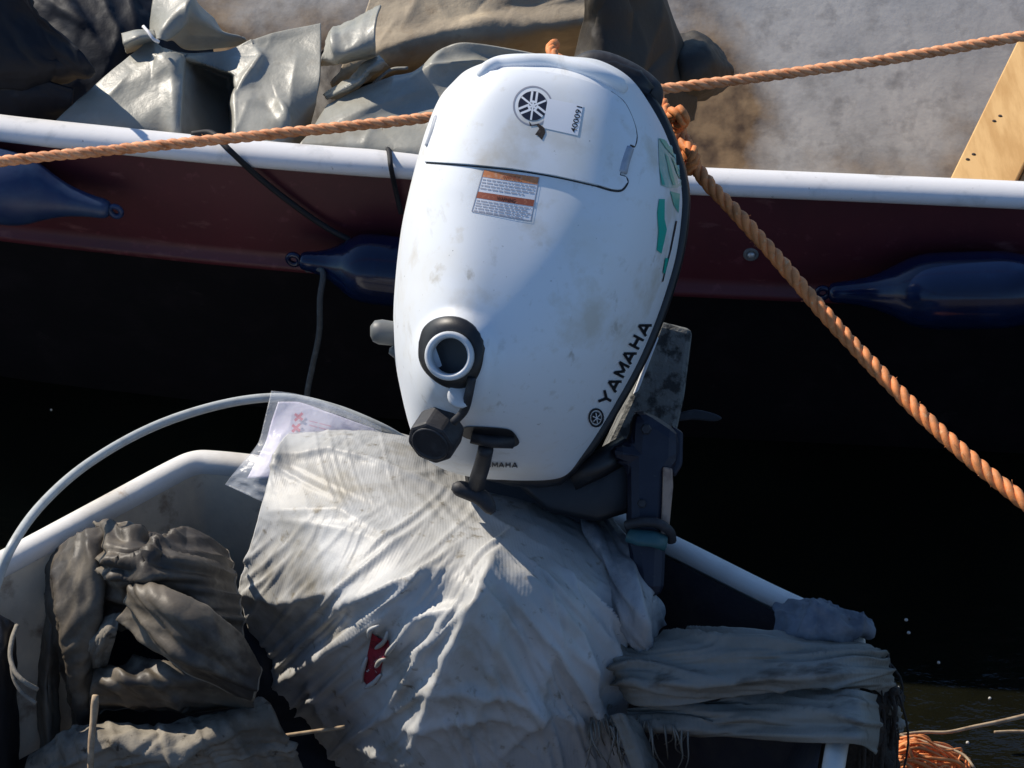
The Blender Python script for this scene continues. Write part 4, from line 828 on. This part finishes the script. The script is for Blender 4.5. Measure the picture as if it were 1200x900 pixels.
# side sheet, flap to the corner, lower strip
sheet('side_sheet', cloth([[(672, 596, .40), (690, 598, .415), (706, 606, .42), (725, 618, .41)], [(690, 622, .42), (706, 628, .43), (728, 640, .425), (750, 655, .405)], [(700, 660, .425), (718, 668, .435), (742, 678, .43), (764, 692, .40)],
    [(708, 705, .41), (726, 714, .425), (750, 720, .42), (779, 714, .38)], [(722, 745, .38), (740, 752, .39), (758, 756, .385), (768, 750, .36)], [(728, 780, .35), (742, 782, .35), (756, 780, .34), (766, 772, .33)]], 70, 90,
    [([(696, 604), (716, 680), (745, 750)], .009, (4, 10)), ([(728, 630), (744, 700), (754, 750)], .010, (4, 8)), ([(748, 660), (760, 720)], .007, (4, 7))], lambda px, py: .011*np.sin((px-.42*(py-600))/7.5+.8*np.sin(py/40))*sstep(600, 640, py), .03, .02, 40, .06, .002, 44, 8, plt=lambda px, py: pleats(px, py, 66, 11, .015, 23, 1.4, 12)+pleats(px, py, 60, 6, .004, 24, 1.3, 12)), M['sheet_blue'], sk, .0012)
flp = [[(704, 640, .40), (712, 690, .40), (722, 742, .375), (748, 752, .37), (800, 746, .385), (860, 742, .395), (930, 742, .40), (985, 750, .405), (1024, 760, .39), (1046, 796, .345)],
       [(706, 670, .395), (716, 720, .395), (734, 765, .38), (765, 770, .385), (810, 766, .40), (870, 764, .41), (935, 766, .415), (990, 774, .415), (1036, 778, .385), (1053, 826, .32)],
       [(708, 700, .38), (720, 760, .375), (735, 795, .37), (765, 800, .375), (815, 796, .39), (870, 790, .40), (935, 786, .41), (990, 790, .41), (1040, 796, .37), (1055, 852, .30)],
       [(710, 730, .36), (722, 785, .35), (736, 822, .345), (765, 828, .35), (815, 824, .36), (870, 812, .375), (935, 802, .39), (990, 804, .395), (1030, 812, .36), (1046, 862, .29)]]
sheet('torn_flap', cloth(flp, 210, 70, [([(740, 800), (820, 800), (900, 790), (1030, 788)], .010, (6, 6)), ([(760, 760), (860, 752), (960, 760)], .006, 8), ([(860, 812), (950, 795), (1030, 800)], .008, (4, 6)), ([(712, 690), (728, 790)], .010, (5, 9))], lambda px, py: sstep(725, 790, px)*(.0035*np.sin((py-.02*px)/5.2+1.2*np.sin(px/47))), .01, .03, 25, .08, .001, 47, 8, plt=lambda px, py: pleats(px, py, 1.5, 9, .013, 21, 1.4, 14)+pleats(px, py, -4, 5, .004, 22, 1.3, 16)), M['sack_flap'], sk, .0012)
sheet('lower_strip', cloth([[(735, 830, .33), (800, 826, .335), (870, 816, .35), (940, 808, .37), (1000, 808, .402), (1024, 816, .36)], [(735, 838, .33), (800, 838, .335), (870, 832, .35), (940, 828, .385), (1006, 828, .41), (1030, 838, .355)], [(736, 845, .325), (800, 850, .33), (870, 850, .345), (940, 852, .385), (1006, 852, .41), (1030, 862, .35)],
    [(738, 848, .31), (800, 858, .31), (870, 864, .33), (940, 870, .38), (1004, 872, .405), (1026, 884, .34)]], 120, 40, [([(740, 846), (840, 852), (960, 866)], .006, (4, 4)), ([(760, 836), (880, 838), (990, 836)], .005, 5)], lambda px, py: .004*np.sin((py-.06*px)/3.4+np.sin(px/37)), .01, .05, 40, .06, .0015, 49, 6, plt=lambda px, py: pleats(px, py, 3, 7, .007, 25, 1.4, 14)), M['sack_flap'], sk, .0012)
b = MB(); rr_ = random.Random(4)
for k in range(46):
    x = rr_.choice([rr_.uniform(690, 735), rr_.uniform(735, 815)]); y0 = 842+rr_.uniform(-6, 10); l_ = rr_.uniform(14, 60); dx = rr_.uniform(-14, 26); z0 = .335
    b.add(*tube(smooth_path([P(x, y0, z0), P(x+dx*.25+rr_.uniform(-3, 3), y0+l_*.4, z0-.01), P(x+dx*.6+rr_.uniform(-5, 5), y0+l_*.75, z0-.03), P(x+dx+rr_.uniform(-6, 6), y0+l_, z0-.055)], 10), np.linspace(.0013, .0005, 10), 4))
obj('frayed_threads', *b.out(), M['sack_flap'], sk)
sheet('torn_strip', cloth([[(716, 838, .345), (728, 836, .35), (742, 840, .34)], [(726, 862, .33), (742, 860, .335), (758, 864, .32)], [(736, 890, .31), (752, 888, .315), (768, 892, .30)], [(748, 925, .28), (764, 925, .285), (780, 926, .27)]], 20, 40, it=40, amp=.002, seed=3, ev=.05), M['sack_flap'], sk, .0012)

# ================================================================== CORNER: rag, fibre bundle, rope tangle
tag(sheet('rag', cloth([[(905, 712, .40), (935, 704, .405), (965, 705, .41), (995, 720, .405), (1018, 730, .395)], [(910, 726, .41), (940, 722, .42), (968, 722, .425), (995, 732, .415), (1020, 738, .39)], [(906, 744, .40), (940, 742, .42), (968, 742, .42), (992, 744, .41), (1006, 746, .38)], [(908, 760, .38), (940, 760, .395), (968, 760, .395), (990, 760, .385), (1004, 758, .36)]], 80, 44,
    [([(935, 742), (950, 722), (962, 708)], .008, (4, 6)), ([(960, 720), (990, 738), (1018, 736)], .007, 6), ([(912, 720), (935, 730)], .006, 6)], None, .05, .05, 60, .03,   .0022, 52, 6, plt=lambda px, py: pleats(px, py, 20, 11, .008, 26)+pleats(px, py, -50, 9, .005, 27), crin=((0.0018, 0.031, 7, 10),)), M['rag_blue'], None, .0014), 'blue rag laid over the right corner of the transom', 'rag')
b = MB(); rr_ = random.Random(8)
for k in range(26):
    t = rr_.random(); x = 1000+rr_.gauss(0, 1)*10+34*rr_.random(); y = 765+rr_.uniform(-6, 26); z = .36+rr_.uniform(-.03, .012)
    x1 = x+rr_.uniform(-14, 20); dxe = rr_.uniform(-20, 26)
    pth = [P(x, y, z), P(x1+8, y+38, z-.01+rr_.uniform(-.01, .01)), P(x1+6+dxe*.4, y+85, z-.05), P(min(x1+dxe*.7, 1050), y+150, z-.10)]
    b.add(*tube(smooth_path(pth, 12), rr_.uniform(.0008, .0024), 4))
b.add(*cloth([[(985, 775, .36), (1010, 765, .38), (1036, 785, .36), (1044, 810, .33)], [(992, 830, .33), (1016, 830, .35), (1040, 840, .33), (1052, 850, .30)], [(994, 900, .27), (1018, 900, .29), (1042, 900, .28), (1054, 900, .26)], [(994, 970, .2), (1018, 970, .22), (1042, 970, .21), (1056, 970, .2)]], 60, 110, it=30, amp=.004, seed=6, eu=.08, ev=.05, crs=(((990, 760, 1056, 920), 40, (60, 105), (30, 120), (.003, .008), (2.5, 6), 3),))[:2])
tag(obj('fibre_bundle', *b.out(), M['fibre']), 'dark brown fibrous bundle hanging over the right corner of the dinghy', 'bundle')
b = MB(); rr_ = random.Random(12)
for k in range(46):
    x = 1050+rr_.uniform(-8, 20); y = 868+rr_.uniform(-3, 34); z = .03+rr_.uniform(0, .06); w_ = rr_.uniform(24, 80)
    pth = [P(x, y, z), P(x+w_*.4, y+rr_.uniform(-9, 6), z+.012), P(x+w_*.8, y+rr_.uniform(-3, 14), z), P(x+w_*(1+rr_.uniform(-.1, .15)), y+rr_.uniform(10, 34), z-.02), P(x+w_*.8, y+rr_.uniform(34, 60), z-.03)]
    b.add(*tube(smooth_path(pth, 18), rr_.uniform(.0008, .0024), 5))
tag(obj('rope_tangle', *b.out(), M['rope_tan']), 'frayed orange rope tangle at the water beside the fibre bundle', 'rope')
rd = [[(1046, 862), (1080, 858), (1110, 858), (1140, 852), (1175, 845), (1230, 832)], [(1048, 866), (1085, 862), (1120, 856), (1150, 850), (1180, 843), (1225, 834)]]
tag(obj('reed', *tube(smooth_path([P(x, y, .07) for x, y in rd[0]], 40), np.linspace(.0014, .003, 40), 6), M['twig']), 'long pale reed across the orange rope tangle', 'reed', 'reeds floating at the lower right')
tag(obj('reed', *tube(smooth_path([P(x, y, .02) for x, y in [(1165, 858), (1190, 857), (1230, 858)]], 20), .0018, 6), M['twig']), 'short pale reed on the water at the right edge', 'reed', 'reeds floating at the lower right')
tag(obj('reed', *tube(smooth_path([P(x, y, .075) for x, y in [(1044, 858), (1070, 866), (1100, 874), (1128, 884), (1142, 900)]], 30), .0016, 6), M['twig']), 'bent brown reed curling round the orange rope tangle', 'reed', 'reeds floating at the lower right')
b = MB(); rr_ = random.Random(2)
for x, y in ((1062, 726), (1065, 741), (1053, 805), (938, 490), (1134, 870), (1100, 776), (1160, 818), (60, 480), (150, 440)):
    r_ = rr_.uniform(.0012, .0024); b.add(*lathe(P(x, y, .001), (0, 0, 1), [(r_, -.001), (r_*.8, .0006), (r_*.2, .001)], 7, up=(1, 0, 0)))
tag(obj('floating_flecks', *b.out(), M['foam']), 'tiny pale flecks floating on the dark water', 'debris', None, 'stuff')

# ================================================================== OLD TARPS, LOWER LEFT
ot = thing('muddy_tarpaulin', 'crumpled muddy black tarpaulin propped up at the left of the woven sack', 'tarpaulin', P(190, 850, .1))
vf_ = cloth([[(62, 648, .36), (82, 632, .40), (105, 622, .425), (128, 616, .43)], [(58, 672, .35), (84, 660, .405), (108, 650, .425), (128, 645, .42)], [(66, 720, .32), (88, 712, .38), (108, 705, .39), (124, 700, .37)],
   [(72, 770, .28), (92, 768, .33), (106, 765, .33), (116, 760, .30)], [(86, 830, .22), (96, 828, .26), (104, 826, .26), (112, 822, .23)], [(90, 880, .17), (98, 880, .20), (104, 880, .2), (110, 876, .18)]], 60, 110,
   [([(70, 660), (84, 730), (96, 830)], .012, (6, 6)), ([(104, 625), (112, 680), (104, 760)], .010, (7, 6)), ([(60, 655), (66, 740), (64, 860)], .008, 5)], None, .02, .015, 50, .05, .0015, 61, 7, plt=lambda px, py: pleats(px, py, 96, 13, .014, 31, 1.5, 7)+pleats(px, py, 108, 8, .0035, 51, 1.3, 8), crin=((0.0018, 0.031, 8, 11),))
sheet('upright_fold', vf_, M['oldtarp'], ot, .002)
hem(ot, vf_, 60, 'left')
hem(ot, vf_, 60, 'right')
sheet('side_fold', cloth([[(56, 690, .32), (62, 680, .335), (72, 690, .32)], [(48, 740, .29), (58, 738, .31), (70, 745, .30)], [(44, 800, .25), (54, 800, .265), (68, 805, .25)], [(48, 880, .19), (58, 880, .20), (72, 880, .19)]], 24, 60, it=40, amp=.003, seed=63, eu=.08), M['oldtarp'], ot, .002)
vf_ = cloth([[(118, 622, .40), (150, 618, .42), (175, 632, .42), (215, 630, .415), (262, 650, .39)], [(120, 640, .42), (150, 640, .45), (178, 648, .44), (220, 642, .43), (270, 668, .40)], [(122, 672, .41), (152, 676, .43), (185, 672, .445), (228, 672, .435), (278, 700, .395)],
   [(124, 705, .37), (155, 706, .38), (190, 700, .41), (235, 710, .41), (284, 742, .37)], [(126, 740, .32), (158, 735, .32), (195, 730, .36), (240, 745, .37), (290, 780, .33)]], 130, 90,
   [([(128, 618), (140, 650), (150, 690)], .012, (5, 9)), ([(176, 655), (215, 632), (262, 652)], .013, (6, 9)), ([(150, 660), (176, 668), (180, 640)], .012, 6), ([(180, 648), (205, 660), (260, 668)], .010, (5, 8)), ([(150, 628), (170, 640)], .010, 6)], None, .02, .02, 50, .05, .0015, 65, 8, plt=lambda px, py: pleats(px, py, 14, 13, .015, 32, 1.6, 6)+pleats(px, py, 4, 18, .006, 72, 1.5, 4)+pleats(px, py, 26, 8, .0035, 52, 1.3, 8), crin=((.0006, .05, 6, 12), (.0003, .02, 6, 52)))
sheet('crown', vf_, M['oldtarp'], ot, .002)
hem(ot, vf_, 130, 'right')
hem(ot, vf_, 130, 'top')
vf_ = cloth([[(156, 682, .425), (190, 692, .43), (230, 716, .42), (270, 750, .39), (298, 780, .35)], [(152, 692, .43), (186, 706, .445), (226, 732, .435), (266, 764, .40), (300, 796, .36)], [(150, 712, .40), (184, 736, .41), (222, 765, .40), (262, 788, .37), (298, 815, .34)], [(148, 728, .37), (180, 756, .37), (220, 784, .36), (260, 800, .34), (296, 820, .32)]], 110, 60,
   [([(158, 684), (220, 716), (270, 752), (298, 790)], .014, (6, 8)), ([(180, 735), (230, 768), (292, 812)], .008, 8)], None, .015, .02, 50, .05, .0012, 67, 8, plt=lambda px, py: pleats(px, py, 36, 13, .015, 33, 1.6, 6)+pleats(px, py, 21, 18, .006, 73, 1.5, 4)+pleats(px, py, 48, 8, .0035, 53, 1.3, 8), crin=((.0006, .05, 6, 13), (.0003, .02, 6, 53)))
sheet('middle_fold', vf_, M['oldtarp'], ot, .002)
hem(ot, vf_, 110, 'bottom')
hem(ot, vf_, 110, 'right')
hem(ot, vf_, 110, 'top')
vf_ = cloth([[(112, 790, .30), (150, 783, .32), (200, 778, .33), (250, 780, .33), (294, 800, .32)], [(108, 800, .31), (150, 798, .335), (200, 794, .345), (250, 798, .345), (297, 815, .32)], [(106, 818, .28), (150, 818, .30), (200, 818, .31), (250, 816, .31), (294, 820, .29)], [(110, 830, .25), (150, 828, .26), (200, 826, .27), (250, 824, .27), (292, 824, .26)]], 90, 44,
   [([(112, 818), (200, 818), (292, 818)], .008, (3, 6))], None, .015, .02, 40, .05, .0012, 69, 8, plt=lambda px, py: pleats(px, py, 2, 13, .015, 34, 1.6, 6)+pleats(px, py, 38, 18, .006, 74, 1.5, 4)+pleats(px, py, 14, 8, .0035, 54, 1.3, 8), crin=((.0006, .05, 6, 14), (.0003, .02, 6, 54)))
sheet('lower_fold', vf_, M['oldtarp'], ot, .002)
hem(ot, vf_, 90, 'bottom')
vf_ = cloth([[(112, 735, .36), (126, 722, .375), (142, 718, .38)], [(106, 755, .35), (122, 745, .37), (136, 742, .37)], [(104, 780, .31), (116, 772, .33), (128, 770, .33)], [(108, 800, .27), (116, 795, .28), (124, 790, .28)]], 30, 50, it=60, amp=.003, seed=71, eu=.1, ev=.05)
sheet('small_fold', vf_, M['oldcloth'], ot, .002)
hem(ot, vf_, 30, 'left')
sheet('backing', cloth([[(110, 700, .30), (180, 690, .31), (260, 690, .31), (330, 720, .28)], [(100, 780, .22), (180, 780, .24), (280, 790, .24), (350, 800, .22)], [(90, 870, .15), (180, 870, .17), (290, 870, .17), (400, 870, .14)], [(90, 960, .10), (180, 960, .11), (300, 960, .11), (440, 960, .10)]], 60, 50, it=40, amp=.004, seed=73), M['tarp_navy'], ot, .002)
gc = cloth([[(36, 885, .20), (76, 862, .24), (120, 850, .265), (190, 852, .275), (250, 838, .285), (305, 824, .29)], [(30, 900, .20), (76, 876, .255), (130, 866, .285), (200, 866, .295), (262, 850, .305), (320, 840, .30)], [(24, 930, .17), (78, 905, .23), (140, 892, .265), (210, 890, .275), (275, 876, .28), (338, 868, .265)],
   [(20, 980, .12), (80, 960, .17), (150, 945, .21), (220, 940, .22), (290, 930, .22), (362, 915, .20)]], 150, 80, [([(100, 858), (180, 880), (240, 868), (300, 830)], .010, (8, 12)), ([(305, 825), (325, 850), (345, 900)], .012, (8, 8)), ([(80, 865), (100, 920)], .012, (5, 8)), ([(270, 860), (290, 900)], .008, 9)], None, .03, .04, 80, .03, .003, 75, 10, plt=lambda px, py: pleats(px, py, -20, 13, .015, 35, 1.6, 6)+pleats(px, py, 55, 18, .006, 75, 1.5, 4)+pleats(px, py, -8, 8, .0035, 55, 1.3, 8), crin=((0.0018, 0.039, 8, 15),))
tag(sheet('muddy_cloth', gc, M['oldcloth'], None, .002), 'muddy grey cloth bunched at the bottom left of the dinghy', 'cloth')
tag(obj('stick', *tube(smooth_path([P(335, 862, .24), P(370, 857, .245), P(404, 852, .25)], 14), [.0022]*14, 7), M['twig']), 'short thin wooden stick between the muddy cloth and the woven sack', 'stick')
tag(obj('stake', *tube(smooth_path([P(112, 815, .34), P(110, 840, .32), P(107, 870, .30), P(106, 905, .27)], 14), [.0035, .004, .0042, .004, .0038, .0036, .0036, .0036, .0036, .0034, .0034, .0034, .0034, .003], 7), M['twig']), 'frayed upright wooden stake in front of the muddy tarpaulin', 'stake')
bb = thing('black_bag', 'black bag with a pale curled edge at the left edge of the dinghy', 'bag', P(5, 850, .12))
sheet('bag_body', cloth([[(-80, 700, .36), (-40, 712, .37), (-5, 720, .37), (16, 730, .36)], [(-80, 740, .34), (-40, 752, .36), (-2, 760, .36), (18, 770, .33)], [(-80, 800, .28), (-40, 810, .30), (-2, 820, .30), (18, 820, .27)], [(-80, 930, .15), (-40, 930, .17), (0, 930, .17), (24, 930, .15)]], 40, 50, it=30, amp=.003, seed=80), M['black'], bb, .003)
obj('curled_edge', *mesh_of(tube(smooth_path([P(20, 733, .36), P(14, 750, .36), P(12, 770, .355), P(18, 788, .35), P(30, 800, .345), P(44, 808, .335)], 24), .0026, 7), tube(smooth_path([P(13, 775, .35), P(16, 795, .34), P(26, 812, .33), P(42, 824, .32)], 20), .0022, 7)), M['oldcloth'], bb)
